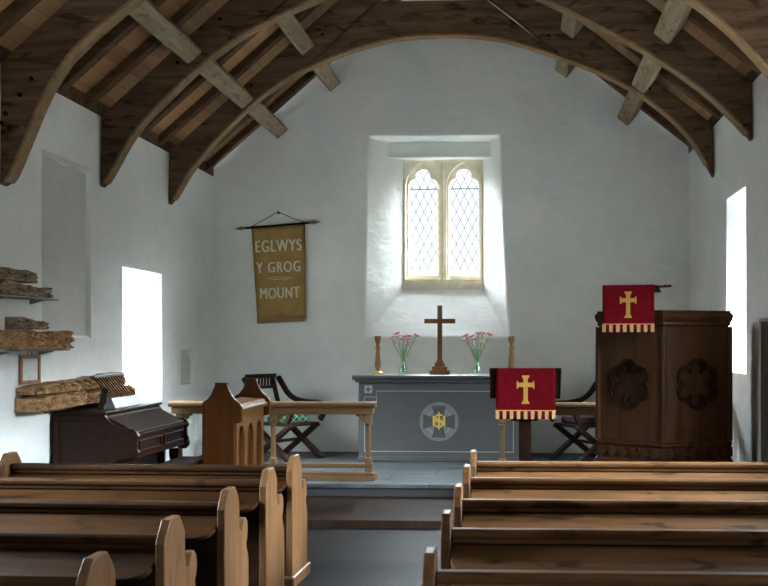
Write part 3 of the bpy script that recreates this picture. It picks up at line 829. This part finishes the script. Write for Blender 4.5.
# ------------------------------------------------------------------ communion rails
def rail(x0, x1, y, label, posts, brackets, base):
    t = thing('communion_rail', label, 'altar rail', (x0, y, PZ), 0, 'communion rails')
    L = x1-x0
    MB().prism([(-.075,.735),(-.085,.755),(-.085,.775),(-.07,.79),(.07,.79),(.085,.775),(.085,.755),(.075,.735)], 'X', 0, L).build('handrail', M['oak_x'], t, bevel=.004)
    MB().box(.02,-.05,.665,L-.02,.05,.735).build('top_beam', M['oak_x'], t, bevel=.006)
    for p in posts:
        p -= x0
        e = MB(); s = .036
        e.box(p-s,-s,.055,p+s,s,.20); e.box(p-s,-s,.575,p+s,s,.665)
        e.prism([(p-.024,-.014),(p-.014,-.024),(p+.014,-.024),(p+.024,-.014),(p+.024,.014),(p+.014,.024),(p-.014,.024),(p-.024,.014)], 'Z', .20, .575)
        po = e.build('post', M['oak_post'], t, bevel=.008)
        MB().lathe([(.036,.20),(.040,.215),(.026,.23)], (p,0), 12).build('collar', M['oak_post'], po); MB().lathe([(.026,.545),(.040,.56),(.036,.575)], (p,0), 12).build('collar', M['oak_post'], po)
    for p, s in brackets:
        p -= x0
        pts = [(p+s*.034,.664),(p+s*.13,.664),(p+s*.125,.645),(p+s*.10,.64),(p+s*.085,.61),(p+s*.06,.60),(p+s*.034,.575)]
        MB().prism(pts, 'Y', -.02, .02).build('bracket', M['oak_post'], t, bevel=.004)
    for a, b in base:
        a -= x0; b -= x0
        MB().box(a,-.13,0,b,.10,.05).box(a+.01,-.11,.05,b-.01,.07,.075).build('kneeler_base', M['oak_x'], t, bevel=.006)
        MB().box(a+.02,-.04,.12,b-.03,.04,.165).build('bottom_rail', M['oak_x'], t, bevel=.006)
    return t
rail(-3.60, -1.475, 11.12, 'pale oak communion rail left of the altar, behind the stall', [-3.50,-2.53,-1.55], [(-3.50,1),(-2.53,1),(-1.55,-1)], [(-2.70,-1.475)])
rail(-.24, 2.05, 11.12, 'pale oak communion rail right of the altar, behind the lectern and pulpit', [-.19,.86,1.95], [(-.19,1),(.86,-1)], [(-.24,2.05)])

# ------------------------------------------------------------------ X-framed chairs
def chair(loc, rz, label):
    t = thing('folding_armchair', label, 'chair', loc, rz, 'carved armchairs beside the altar')
    for s in (-1, 1):
        y = s*.25
        MB().bar((-.30,y,.0),(.27,y,.42),.05,.078,(0,1,0)).build('leg', M['dark_x'], t, bevel=.006)
        MB().bar((.30,y+s*.047,.0),(-.25,y+s*.047,.42),.05,.078,(0,1,0)).build('leg', M['dark_x'], t, bevel=.006)
        # arm: sweeps down from the back and returns to the seat
        arm = [(-.40,.97),(-.33,.88),(-.24,.77),(-.12,.70),(.05,.675),(.22,.67),(.29,.65),(.32,.60),(.31,.54),(.26,.46)]
        arm = subdiv(arm, 3); w_ = .028
        up, dn = [], []
        for j, p in enumerate(arm):
            a = arm[max(j-1,0)]; b = arm[min(j+1,len(arm)-1)]; dx, dz = b[0]-a[0], b[1]-a[1]; l = math.hypot(dx,dz)
            nx, nz = -dz/l*w_, dx/l*w_
            up.append((p[0]+nx,p[1]+nz)); dn.append((p[0]-nx,p[1]-nz))
        MB().prism(up+dn[::-1], 'Y', y-s*.0-.026+s*.06, y+.026+s*.06).build('arm', M['dark_x'], t, bevel=.006)
        MB().bar((-.24,s*.20,.45),(-.41,s*.20,1.0),.05,.04,(0,1,0)).build('back_post', M['dark_x'], t, bevel=.006)
    MB().box(-.28,-.225,.405,.27,.225,.44).build('seat', M['dark_x'], t, bevel=.008)
    MB().bar((0,-.25,.225),(0,.25,.225),.035,.035).build('stretcher', M['dark_x'], t, bevel=.004)
    b0 = MB()
    b0.bar((-.405,-.27,.985),(-.405,.27,.985),.035,.05).bar((-.37,-.2,.85),(-.37,.2,.85),.03,.04)
    b0.build('back_rail', M['dark_x'], t, bevel=.005)
    for k in range(7):
        yy = -.165 + k*.055
        MB().bar((-.40,yy+.015,.97),(-.375,yy-.015,.865),.016,.022,(0,1,0)).build('slat', M['dark_x'], t)
    return t
chair((-2.80,13.02,PZ), R(-28), 'dark carved X-framed armchair with green cushion, left of the altar')
chair((.76,13.02,PZ), R(208), 'dark carved X-framed armchair with dark red cushion, right of the altar behind the pulpit')
o = MB().box(-.19,-.18,0,.19,.18,.085).build('cushion', M['green'], bevel=.035, seg=4); o.location = (-2.78,13.01,PZ+.441); o.rotation_euler = (0,0,R(-28))
tag(o, 'green cushion with white lattice pattern on the left armchair', 'cushion')
o = MB().box(-.21,-.20,0,.21,.20,.085).build('cushion', M['darkred'], bevel=.035, seg=4); o.location = (.74,13.01,PZ+.441); o.rotation_euler = (0,0,R(208))
tag(o, 'dark red cushion on the right armchair', 'cushion')

# ------------------------------------------------------------------ clergy stall
CZ = .065
t = thing('clergy_stall', 'brown oak reading stall with ogee ends and arched panels, left of the aisle', 'stall', (-2.645, 9.6, CZ))
prof = [(-.18,0),(-.18,.985),(-.165,1.0),(-.13,1.022),(-.098,1.065),(-.075,1.115),(-.062,1.155),(.042,1.155),(.055,1.115),(.078,1.065),(.11,1.022),(.155,.985),(.178,.955),(.178,.83),(.165,.81),(.11,.80),(.11,0)]
for y in (0, 1.08):
    e = MB().prism(prof, 'Y', y, y+.05).build('stall_end', M['oak_stall'], t, bevel=.009)
    MB().box(-.066,y-.005,1.150,.046,y+.055,1.164).build('cap', M['oak_stall'], e, bevel=.006)
    MB().box(-.20,y-.02,0,.135,y+.07,.09).build('foot', M['oak_stall'], e, bevel=.01)
MB().prism([(.16,.90),(.165,.93),(.14,.945),(.13,.97),(-.10,.985),(-.10,.955),(.10,.93),(.10,.89)], 'Y', .052, 1.078).build('book_ledge', M['oak'], t, bevel=.005)
def arch(cx, w, z0, zs, n=10):
    return [(cx-w,z0),(cx+w,z0)] + [(cx+w*math.cos(PI*k/n), zs+w*1.2*math.sin(PI*k/n)) for k in range(n+1)]
mx = Matrix.Translation((.10,.565,0)) @ Matrix.Rotation(PI/2,4,'Z') @ UP
holes = [arch(c,.11,.16,.64) for c in (-.335,.0,.335)]
curve_mesh('front_panel', [[(-.512,.02),(.512,.02),(.512,.89),(-.512,.89)]] + holes, .035, M['oak'], t, mx, .006)
MB().box(.055,.055,.02,.080,1.075,.89).build('inner_board', M['oak_stall'], t)
MB().box(-.17,.055,.38,.05,1.075,.41).build('shelf', M['oak_stall'], t, bevel=.006)

# ------------------------------------------------------------------ harmonium
t = thing('harmonium', 'dark wooden harmonium with sloping lid against the left wall', 'harmonium', (XL+.03, 9.0, 0))
# local x 0..0.73, y 0..1.42
cheek = [(.0,0),(.0,.985),(.44,.985)] + subdiv([(.45,.965),(.48,.93),(.53,.895),(.60,.872),(.68,.865),(.715,.84)],3) + [(.735,.80),(.715,.765),(.72,.70),(.735,.665),(.715,.63),(.55,.60),(.50,.55),(.50,0)]
for y in (0, 1.37):
    MB().prism(cheek, 'Y', y, y+.05).build('cheek', M['harm'], t, bevel=.006)
MB().box(.0,.052,.02,.46,1.368,.60).build('lower_case', M['harm'], t)
MB().box(.0,.052,.60,.38,1.368,.96).build('upper_case', M['harm'], t)
MB().box(-.01,-.02,.986,.46,1.44,1.01).build('top_board', M['harm'], t, bevel=.006)
MB().prism([(.385,.975),(.44,.975),(.46,.955),(.70,.835),(.685,.815),(.385,.93)], 'Y', .053, 1.367).build('lid', M['harm'], t, bevel=.004)
k_ = MB(); k_.box(.385,.053,.61,.70,1.367,.79)
ks = k_.build('key_case', M['harm'], t, bevel=.004)
for y0, y1 in ((.10,.66),(.74,1.30)):
    q = MB(); x = .70
    q.box(x,y0,.66,x+.014,y1,.675).box(x,y0,.745,x+.014,y1,.76).box(x,y0,.675,x+.014,y0+.015,.745).box(x,y1-.015,.675,x+.014,y1,.745)
    q.build('panel_moulding', M['harm'], ks, bevel=.004)
MB().prism([(.702,.79),(.722,.80),(.722,.815),(.702,.825)], 'Y', .053, 1.367).build('lid_moulding', M['harm'], t)
for yy in (.08, .40):
    MB().tube([(.24,yy,0),(.24,yy,.08)], .02).build('foot', M['dark'], t) if False else None
q = MB(); q.box(.02,-.012,.08,.06,.0,.93).box(.40,-.012,.08,.44,.0,.93).box(.06,-.012,.87,.40,.0,.93).box(.06,-.012,.08,.40,.0,.14)
q.build('side_frame', M['harm'], t, bevel=.003)
for yy in (.10,1.30):
    q = MB().lathe([(.0,.06),(.045,.06),(.05,.10),(.03,.14),(.026,.25),(.04,.33),(.028,.42),(.045,.50),(.05,.58),(0,.58)], (.62,yy), 14)
    q.build('turned_leg', M['harm'], t, smooth=True)
MB().box(.50,.03,0,.70,1.39,.06).build('foot_rail', M['harm'], t, bevel=.006)
MB().lathe([(0,-.02),(.055,-.02),(.062,0),(.055,.02),(0,.02)], n=18).build('scroll_bracket', M['crosswood'], t, loc=(.66,1.47,.62), rot=(PI/2,0,0))
# slatted music rack on the harmonium
t = thing('music_rack', 'dark slatted folding rack with pale bar standing on the harmonium', 'music rack', (-3.62, 9.62, 1.011))
A0, A1, B0, B1 = Vector((-.03,-.42,.28)), Vector((-.03,.20,.29)), Vector((.045,-.20,.075)), Vector((.045,.42,.085))
MB().bar(A0-Vector((0,.03,0)), A1+Vector((0,.03,0)), .05, .022).build('top_bar', M['steel'], t, bevel=.003)
for k in range(11):
    s = k/10; MB().tube([A0.lerp(A1,s), B0.lerp(B1,s)], .005, 8).build('slat', M['dark'], t)
MB().prism([(-.03,.0),(.09,.0),(.05,.09),(.035,.09)], 'Y', -.22, .46).build('base_board', M['steel'], t, bevel=.004)
MB().prism([(-.36,.0),(-.23,.0),(-.225,.02),(-.25,.03),(-.265,.10),(-.235,.17),(-.26,.175),(-.295,.10),(-.31,.05),(-.355,.03)], 'X', -.02, .04).build('prop', M['iron'], t, bevel=.004)
# bench
t = thing('organ_bench', 'low dark bench between the harmonium and the reading stall', 'bench', (-3.14, 9.20, 0))
MB().box(-.005,0,.505,.27,.80,.535).build('seat', M['harm'], t, bevel=.008)
for y in (.06,.70): MB().box(.03,y,0,.24,y+.04,.505).build('leg', M['harm'], t, bevel=.004)
MB().box(.125,.10,.2,.15,.70,.27).build('stretcher', M['harm'], t)

# ------------------------------------------------------------------ pulpit
PX, PY, PR = 1.30, 10.18, .655
t = thing('pulpit', 'dark oak hexagonal pulpit with carved foiled panels at the right wall', 'pulpit', (PX, PY, CZ), R(-7.3))
def hexa(r): return [(r*math.sin(R(60*k)), -r*math.cos(R(60*k))) for k in range(6)]
def ring(mb, prof, r0):
    rings = []
    for r, z in prof:
        rings.append([mb.b.verts.new((p[0], p[1], z)) for p in hexa(r)])
    for a, b in zip(rings, rings[1:]):
        for k in range(6): mb._f([a[k], a[(k+1)%6], b[(k+1)%6], b[k]])
    return mb
base = ring(MB(), [(PR+.05,0),(PR+.05,.47),(PR+.035,.49),(PR+.035,.49),(PR+.015,.50),(PR+.015,.615),(PR+.03,.63),(PR+.03,.65),(PR-.02,.665),(PR-.10,.665),(PR-.10,0)], 0)
bo = base.build('base', M['pulpit'], t, bevel=.005)
cor = ring(MB(), [(PR-.06,1.655),(PR-.01,1.66),(PR+.015,1.675),(PR+.015,1.70),(PR+.03,1.715),(PR+.042,1.745),(PR+.042,1.765),(PR+.015,1.785),(PR+.02,1.80),(PR-.10,1.80),(PR-.10,1.655),(PR-.06,1.655)], 0)
cor.build('cornice', M['pulpit'], t, bevel=.004)
MB().prism(hexa(PR-.02), 'Z', .55, .60).build('floor_board', M['pulpit'], t)
ap = PR*math.cos(R(30)); half = PR*.5
for k in range(6):
    th = R(60*k+30)      # outward normal direction angle from -Y
    if k == 3: continue  # open back, where the steps come up
    rot = Matrix.Rotation(th, 4, 'Z')
    fm = rot @ Matrix.Translation((0,-ap+.012,0)) @ UP
    def foil(r): return union_outline([(.118*math.cos(R(60*j+90)), 1.16+.132*math.sin(R(60*j+90)), r) for j in range(6)] + [(0,1.16,.10)], (0,1.16), 0, 2*PI, 96)[:-1]
    sx = foil(.064)
    p = curve_mesh('side_panel', [[(-half+.02,.66),(half-.02,.66),(half-.02,1.66),(-half+.02,1.66)], sx], .04, M['pulpit'], t, fm, .012)
    fmx = lambda d: rot @ Matrix.Translation((0,-ap+d,0)) @ UP
    curve_mesh('foil_moulding', [foil(.095), foil(.080)], .030, M['dark'], p, fmx(-.018), .007)  # both rings in darker wood: the carving's deep shadow put into the colour
    curve_mesh('foil_moulding', [foil(.078), foil(.058)], .050, M['dark'], p, fmx(.012), .007)
    MB().box(-half+.03,-ap+.060,.67,half-.03,-ap+.077,1.65, rot).build('recessed_board', M['pulpit'], p)
    # carved band on the base: square quatrefoils
    if k in (0, 5, 1, 4):
        apb = (PR+.015)*math.cos(R(30))
        for j in range(6):
            cx = -half + (j+.5)*(2*half/6)
            qf = union_outline([(cx+.018*math.cos(R(90*i)), .558+.018*math.sin(R(90*i)), .016) for i in range(4)], (cx,.558), 0, 2*PI, 32)[:-1]
            curve_mesh('carved_quatrefoil', [[(cx+(x-cx)*1.2, .558+(z-.558)*1.2) for x, z in qf]], .024, M['pulpit'], bo, rot @ Matrix.Translation((0,-apb-.008,0)) @ UP, .006)
            MB().box(cx+.043,-apb-.014,.512,cx+.049,-apb,.604, rot).build('divider', M['pulpit'], bo)
for k in range(6):
    p = hexa(PR+.004)[k]
    MB().lathe([(.026,.66),(.026,1.66)], p, 12).build('corner_post', M['pulpit'], t, smooth=True)
# book rest on the pulpit rim
rk = R(-30)
def red_cloth(name, label, w, h, loc, rz, cat, nf, top_back=.14, slope=.05):
    """cloth draped over a book rest: lies back over the top edge and hangs down the front"""
    t = thing(name, label, cat, loc, rz, 'red and gold hangings')
    mb = MB(); nx, nz = 16, 10
    rows = [(top_back, -slope), (.0, .002), (-.006,-.01)] + [(-.008, -.01-(h-.01)*k/nz) for k in range(1, nz+1)]
    grid = []
    for j, (y, z) in enumerate(rows):
        row = []
        for i in range(nx+1):
            x = -w/2 + w*i/nx
            amp = .004*max(0, (j-3)/nz)
            row.append(mb.b.verts.new((x*(1-.0*j), y + amp*math.sin(x*23+.5) - .003, z)))
        grid.append(row)
    for j in range(len(grid)-1):
        for i in range(nx): mb._f([grid[j][i], grid[j][i+1], grid[j+1][i+1], grid[j+1][i]])
    o = mb.build('cloth', M['red'], t, smooth=True)
    sd = o.modifiers.new('thick','SOLIDIFY'); sd.thickness = .005; sd.offset = -1
    fr = MB(); tw = w/nf
    for k in range(nf):
        if k % 2 == 0: fr.box(-w/2+k*tw,-.017,-h+.0,-w/2+(k+1)*tw,-.008,-h+h*.155)
    fr.build('fringe', M['fringe'], t, bevel=.002)
    MB().box(-w/2,-.017,-h+h*.16,w/2,-.010,-h+h*.178).build('braid', M['redtrim'], t)
    hh = h*.56; cz = -h*.42
    a, b, e = hh*.075, hh*.14, hh*.5
    ca = hh*.17
    cr = [(-b,-e),(b,-e),(b*.9,-e+.015),(a,-e+.03),(a,ca-a),(hh*.25,ca-a),(hh*.27,ca-b),(hh*.31,ca-b),(hh*.31,ca+b),(hh*.27,ca+b),(hh*.25,ca+a),(a,ca+a),(a,e-.03),(b*.9,e-.015),(b,e),(-b,e),(-b*.9,e-.015),(-a,e-.03),(-a,ca+a),(-hh*.25,ca+a),(-hh*.27,ca+b),(-hh*.31,ca+b),(-hh*.31,ca-b),(-hh*.27,ca-b),(-hh*.25,ca-a),(-a,ca-a),(-a,-e+.03),(-b*.9,-e+.015)]
    curve_mesh('gold_cross', [cr], .006, M['gold'], t, Matrix.Translation((0,-.0165,cz)) @ UP)
    return t
br = thing('book_rest', 'dark carved sloping book rest on the pulpit rim under the red cloth', 'book rest', (.925, 9.58, CZ+1.802), R(-13))
MB().bar((0,.10,.0),(0,.04,.165),.05,.05,(0,1,0)).build('prop', M['pulpit'], br)
MB().prism([(-.004,.213),(-.004,.198),(.24,.158),(.24,.173)], 'X', -.215, .26).build('board', M['pulpit'], br, bevel=.004)
MB().tube([(.23,.012,.202),(.30,.012,.200),(.315,.012,.207),(.33,.012,.20),(.35,.012,.207),(.372,.012,.20)], [.010,.010,.015,.009,.013,.005]).build('carved_tip', M['pulpit'], br)
MB().box(-.12,.0,0,.12,.2,.02).build('foot', M['pulpit'], br)
red_cloth('pulpit_fall', 'red pulpit cloth with gold cross and fringe, hanging over the pulpit rim', .445, .405, (.922,9.545,CZ+1.802+.215), R(-13), 'altar cloth', 15, .16, .018)

# ------------------------------------------------------------------ lectern
t = thing('lectern', 'dark wooden lectern on a single post beside the altar steps', 'lectern', (.035, 10.0, CZ))
MB().prism([(-.07,0),(.07,0),(.07,.0)], 'Z', 0, .001).b.free()
q = MB(); q.box(-.055,-.05,.09,.055,.05,.88); q.build('post', M['dark'], t, bevel=.01)
q = MB(); q.box(-.26,-.05,0,.26,.05,.06).box(-.05,-.24,0,.05,.24,.06).box(-.12,-.1,.06,.12,.1,.09); q.build('foot', M['dark'], t, bevel=.012)
MB().prism([(-.20,.90),(-.17,.845),(-.10,.815),(.10,.815),(.17,.845),(.20,.90)], 'Y', -.09, .09).build('capital', M['dark'], t, bevel=.008)
MB().box(-.16,-.07,.90,.16,.09,1.10).build('box_stand', M['dark'], t)
MB().prism([(-.10,1.295),(-.10,1.265),(.20,1.0),(.23,1.02)], 'X', -.32, .325).build('desk', M['dark'], t, bevel=.006)
MB().prism([(-.098,1.262),(-.085,1.262),(-.07,1.02),(-.083,1.02)], 'X', -.315, .30).build('backboard', M['dark'], t, bevel=.004)
red_cloth('lectern_fall', 'red lectern cloth with gold cross and striped fringe, hanging in front of the altar', .535, .455, (.040,9.888,CZ+1.290), 0, 'altar cloth', 17, .20, .175)

# ------------------------------------------------------------------ banner
t = thing('banner', 'ochre cloth banner with cream lettering hanging on the wall left of the window', 'banner', (-3.09, YE-.012, 3.07), 0)
mb = MB(); nx, nz = 12, 16; grid = []
for j in range(nz+1):
    row = []; s = j/nz
    xa = -.345 + .075*s; xb = .345 + .01*s
    for i in range(nx+1):
        u = i/nx; x = xa + (xb-xa)*u
        z = (-.005+.03*u) + s*(-1.20 + .0*u)
        row.append(mb.b.verts.new((x, -.035 + .006*math.sin(u*7+s*2)*s, z)))
    grid.append(row)
for j in range(nz):
    for i in range(nx): mb._f([grid[j][i], grid[j][i+1], grid[j+1][i+1], grid[j+1][i]])
o = mb.build('cloth', M['banner'], t, smooth=True); sd = o.modifiers.new('t','SOLIDIFY'); sd.thickness = .006; sd.offset = -1
fr = MB()
for k in range(40):
    u = k/40; x = -.27 + .625*u; zt = -1.205 + .03*u
    fr.box(x,-.046,zt-.045+.006*math.sin(k*2.3),x+.012,-.03,zt+.02)
fr.build('fringe', M['banner_fringe'], t)
MB().tube([(-.50,-.03,-.035),(.49,-.03,.04)], .014, 10).build('pole', M['dark'], t, smooth=True)
def spear(x, z, s):
    return MB().tube([(x,-.03,z),(x+s*.03,-.03,z+s*.002),(x+s*.05,-.03,z+s*.004),(x+s*.15,-.03,z+s*.012)], [.014,.016,.026,.002], 10)
spear(-.42,-.028,-1).build('spear_tip', M['brass'], t, smooth=True); spear(.40,.033,1).build('spear_tip', M['brass'], t, smooth=True)
MB().tube([(-.37,-.02,-.022),(-.19,-.018,.075),(-.03,-.016,.165),(.03,-.016,.165),(.17,-.018,.10),(.36,-.02,.035)], .005, 6).build('cord', M['cord'], t)
MB().tube([(0,.010,.165),(0,-.04,.17)], .016, 8).build('nail', M['crosswood'], t)
tilt = Matrix.Rotation(R(-2.2), 4, 'Y')
for s, z, sz, sp, xo, kx in (('EGLWYS',-.265,.21,1.15,.005,.68),('Y GROG',-.535,.195,1.2,.010,.68),('MOUNT',-.865,.20,1.1,.022,.66)):
    text_mesh('lettering', s, sz, M['cream'], t, Matrix.Translation((xo,-.0505,z)) @ tilt @ Matrix.Scale(kx,4,(1,0,0)) @ UPT, 0, .004, sp, .005)
q = MB()
for k, x in enumerate((-.05,.02,.09)):
    pts = [(x+.03*math.cos(2*PI*i/14), -.0495, -.672+.018*math.sin(2*PI*i/14)) for i in range(15)]
    q.tube(pts, .004, 5)
q.tube([(-.13,-.0495,-.675),(-.10,-.0495,-.668),(-.08,-.0495,-.672)], .004, 5).tube([(.12,-.0495,-.672),(.15,-.0495,-.666),(.17,-.0495,-.67)], .004, 5)
q.build('scroll_ornament', M['cream'], t)

# ------------------------------------------------------------------ carved timbers on the north wall
def rough_beam(name, y0, y1, z0, z1, dep, mat, label, seed, carve=.0, taper=0, group='carved timber fragments', waves=5):
    rng = random.Random(seed)
    L = y1-y0; n = max(24, int(L*64))
    mb = MB(); rings = []
    ph = [rng.uniform(0,6) for _ in range(6)]
    nick = [(rng.uniform(0,1), rng.uniform(.01,.03), rng.uniform(.15,.4)) for _ in range(5)]
    for i in range(n+1):
        s = i/n; y = y0 + L*s
        H = z1-z0
        top = H*(1 + .06*math.sin(s*L*6+ph[0]) + .05*math.sin(s*L*17+ph[1])) - taper*s*H
        for c, w_, d in nick: top -= H*d*math.exp(-((s-c)/w_)**2)*.6
        d0 = dep*(1 + .06*math.sin(s*L*5+ph[3]))
        e = min(s, 1-s)*n
        if e < 1: d0 *= .93; top *= .95
        row = []
        prof = [(0,0),(.5,0),(.93,0),(1,.06),(1,.25),(1,.45),(1,.62),(1,.80),(.97,.92),(.86,1),(.6,1),(.3,1),(0,1)]
        for (u, v) in prof:
            x = u*d0; z = v*top
            if u > .9 and .05 < v < .95 and carve:
                # scrolling leaf work cut into the face
                g = math.sin(waves*6.28*(y-y0) + 2.6*math.sin(v*5.2+ph[2]) + ph[4])
                g2 = math.sin(waves*15.1*(y-y0) - 3.2*v + ph[5])
                x -= carve*max(0, g)**.6*(.35+.65*math.sin(v*PI)) + carve*.35*max(0, g2)
            j = .004
            if u > .05: x += rng.uniform(-j,j)
            if v > .05: z += rng.uniform(-j,j)
            row.append(mb.b.verts.new((XL+.004+max(0,x), y + rng.uniform(-j,j)*.6, z0+max(0,z))))
        rings.append(row)
    m = len(rings[0])
    for a, b in zip(rings, rings[1:]):
        for k in range(m): mb._f([a[k], a[(k+1)%m], b[(k+1)%m], b[k]])
    mb._f(rings[0]); mb._f(rings[-1])
    return tag(mb.build(name, mat), label, 'carved timber', group)
def shelf(y0, y1, z, dep, label):
    t = thing('wall_shelf', label, 'shelf', (XL+.002, y0, z), 0, 'narrow wall shelves')
    MB().box(0,0,-.014,dep,y1-y0,0).build('board', M['inlay'], t, bevel=.003)
    for k in (.2,.8):
        y = (y1-y0)*k; MB().prism([(0,-.05),(.010,-.05),(dep*.8,-.02),(dep*.8,-.015),(0,-.015)], 'Y', y-.005, y+.005).build('bracket', M['inlay'], t)
shelf(7.75, 8.85, 1.945, .15, 'narrow shelf high on the left wall under two grey timber blocks')
rough_beam('carved_timber', 7.8, 8.72, 1.948, 2.045, .17, M['carved_grey'], 'grey weathered timber block on the upper wall shelf, lower of its pair', 1, .03, .2)
rough_beam('carved_timber', 7.8, 8.48, 2.055, 2.14, .15, M['carved_grey'], 'grey weathered timber block on the upper wall shelf, upper of its pair', 2, .02)
shelf(7.75, 9.05, 1.535, .16, 'narrow shelf on the left wall above the small picture frame')
rough_beam('carved_timber', 8.02, 9.00, 1.538, 1.675, .22, M['carved'], 'brown carved timber with leaf pattern on the lower wall shelf', 3, .07, 0, waves=4)
rough_beam('carved_timber', 8.20, 8.68, 1.692, 1.775, .15, M['carved_grey'], 'short grey timber fragment lying on the brown leaf-carved timber', 4, .03, .3)
rough_beam('carved_timber', 8.36, 10.55, 1.05, 1.165, .21, M['carved'], 'long carved beam on the left wall above the harmonium, lower of two', 5, .08, waves=5)
rough_beam('carved_timber', 8.38, 10.36, 1.178, 1.238, .18, M['carved'], 'long carved beam on the left wall above the harmonium, upper of two', 6, .06, -1.05, waves=6)
for y, w_ in ((8.9,'left'),(10.0,'right')):
    o = MB().prism([(0,-.05),(.010,-.05),(.13,-.010),(.13,0),(0,0)], 'Y', -.006, .006).build('beam_bracket', M['inlay'], loc=(XL+.002,y,1.048))
    tag(o, 'small metal bracket under the %s part of the long carved beams' % w_, 'bracket')

# small picture frame hanging on a cord
t = thing('picture_frame', 'small wooden framed notice hanging below the wall shelf', 'picture frame', (XL+.004, 8.61, 1.255))
q = MB(); w_, h_ = .18, .235
q.box(0,-w_,0,.02,-w_+.035,h_).box(0,w_-.035,0,.02,w_,h_).box(0,-w_+.035,0,.02,w_-.035,.03).box(0,-w_+.035,h_-.03,.02,w_-.035,h_)
q.build('frame', M['framewood'], t, bevel=.004)
MB().box(.002,-w_+.03,.025,.008,w_-.03,h_-.025).build('notice', M['paper'], t)
MB().tube([(.008,-.05,h_-.004),(.006,0,h_+.06),(.008,.05,h_-.004)], .003, 5).build('cord', M['cord'], t)

# ------------------------------------------------------------------ camera
cam = bpy.data.cameras.new('camera'); co = bpy.data.objects.new('camera', cam); C.objects.link(co)
cam.sensor_fit = 'HORIZONTAL'; cam.sensor_width = 36
cam.lens = 1100/768*36
cam.shift_x = -70/768; cam.shift_y = 48/768
co.location = (0, 0, 1.6); co.rotation_euler = (PI/2, 0, R(3.49))
cam.clip_start = .05
S.camera = co

# ------------------------------------------------------------------ light
wd = bpy.data.worlds.new('sky'); S.world = wd; wd.use_nodes = True
bg = wd.node_tree.nodes['Background']
wn, wl = wd.node_tree.nodes, wd.node_tree.links
# overcast sky: pale at the horizon, much brighter overhead
wt = nd(wn, 'ShaderNodeTexCoord'); wx = nd(wn, 'ShaderNodeSeparateXYZ'); wl.new(wt.outputs['Generated'], wx.inputs[0])
mr = nd(wn, 'ShaderNodeMapRange'); mr.interpolation_type = 'SMOOTHSTEP'
mr.inputs['From Min'].default_value = .165; mr.inputs['From Max'].default_value = .33
mr.inputs['To Min'].default_value = .70; mr.inputs['To Max'].default_value = 80.0
wl.new(wx.outputs[2], mr.inputs['Value']); wl.new(mr.outputs[0], bg.inputs[1])
bg.inputs[0].default_value = (.81, .925, 1.0, 1)

def daylight(name, loc, rot, w, h, watts, col, portal=False):
    l = bpy.data.lights.new(name, 'AREA'); l.shape = 'RECTANGLE'; l.size = w; l.size_y = h
    l.energy = watts; l.color = col
    o = bpy.data.objects.new(name, l); C.objects.link(o); o.location = loc; o.rotation_euler = rot
    if portal: l.cycles.is_portal = True
    return o
COOL = (.90, .96, 1.0); WARM = (1.0, .95, .86)
# portals: the sky through the glazed openings; last three serve the unseen fill windows
daylight('daylight_east', (-1.02, 14.70, 3.1), (R(-90),0,0), 1.0, 1.7, 1, COOL, True)
daylight('daylight_north', (XL-.82, 11.22, 1.65), (0,R(-90),0), 1.3, 1.0, 1, COOL, True)
daylight('daylight_south', (XR+.82, 10.85, 2.18), (0,R(90),0), 1.65, .72, 1, COOL, True)
daylight('daylight_west', (-.9, YW-.12, 1.8), (R(90),0,0), 2.7, 1.6, 1, COOL, True)
daylight('daylight_nave_south', (XR+.82, 7.1, 2.35), (0,R(90),0), 1.75, 2.05, 1, COOL, True)
daylight('daylight_nave_north', (XL-.82, 5.5, 2.05), (0,R(-90),0), 1.7, 1.4, 1, COOL, True)

S.view_settings.view_transform = 'Standard'; S.view_settings.look = 'None'
S.view_settings.gamma = 1; S.view_settings.exposure = 1.47
S.view_settings.use_curve_mapping = False
S.cycles.use_denoising = True
S.cycles.max_bounces = 10; S.cycles.diffuse_bounces = 6; S.cycles.transparent_max_bounces = 12
S.cycles.sample_clamp_indirect = 8
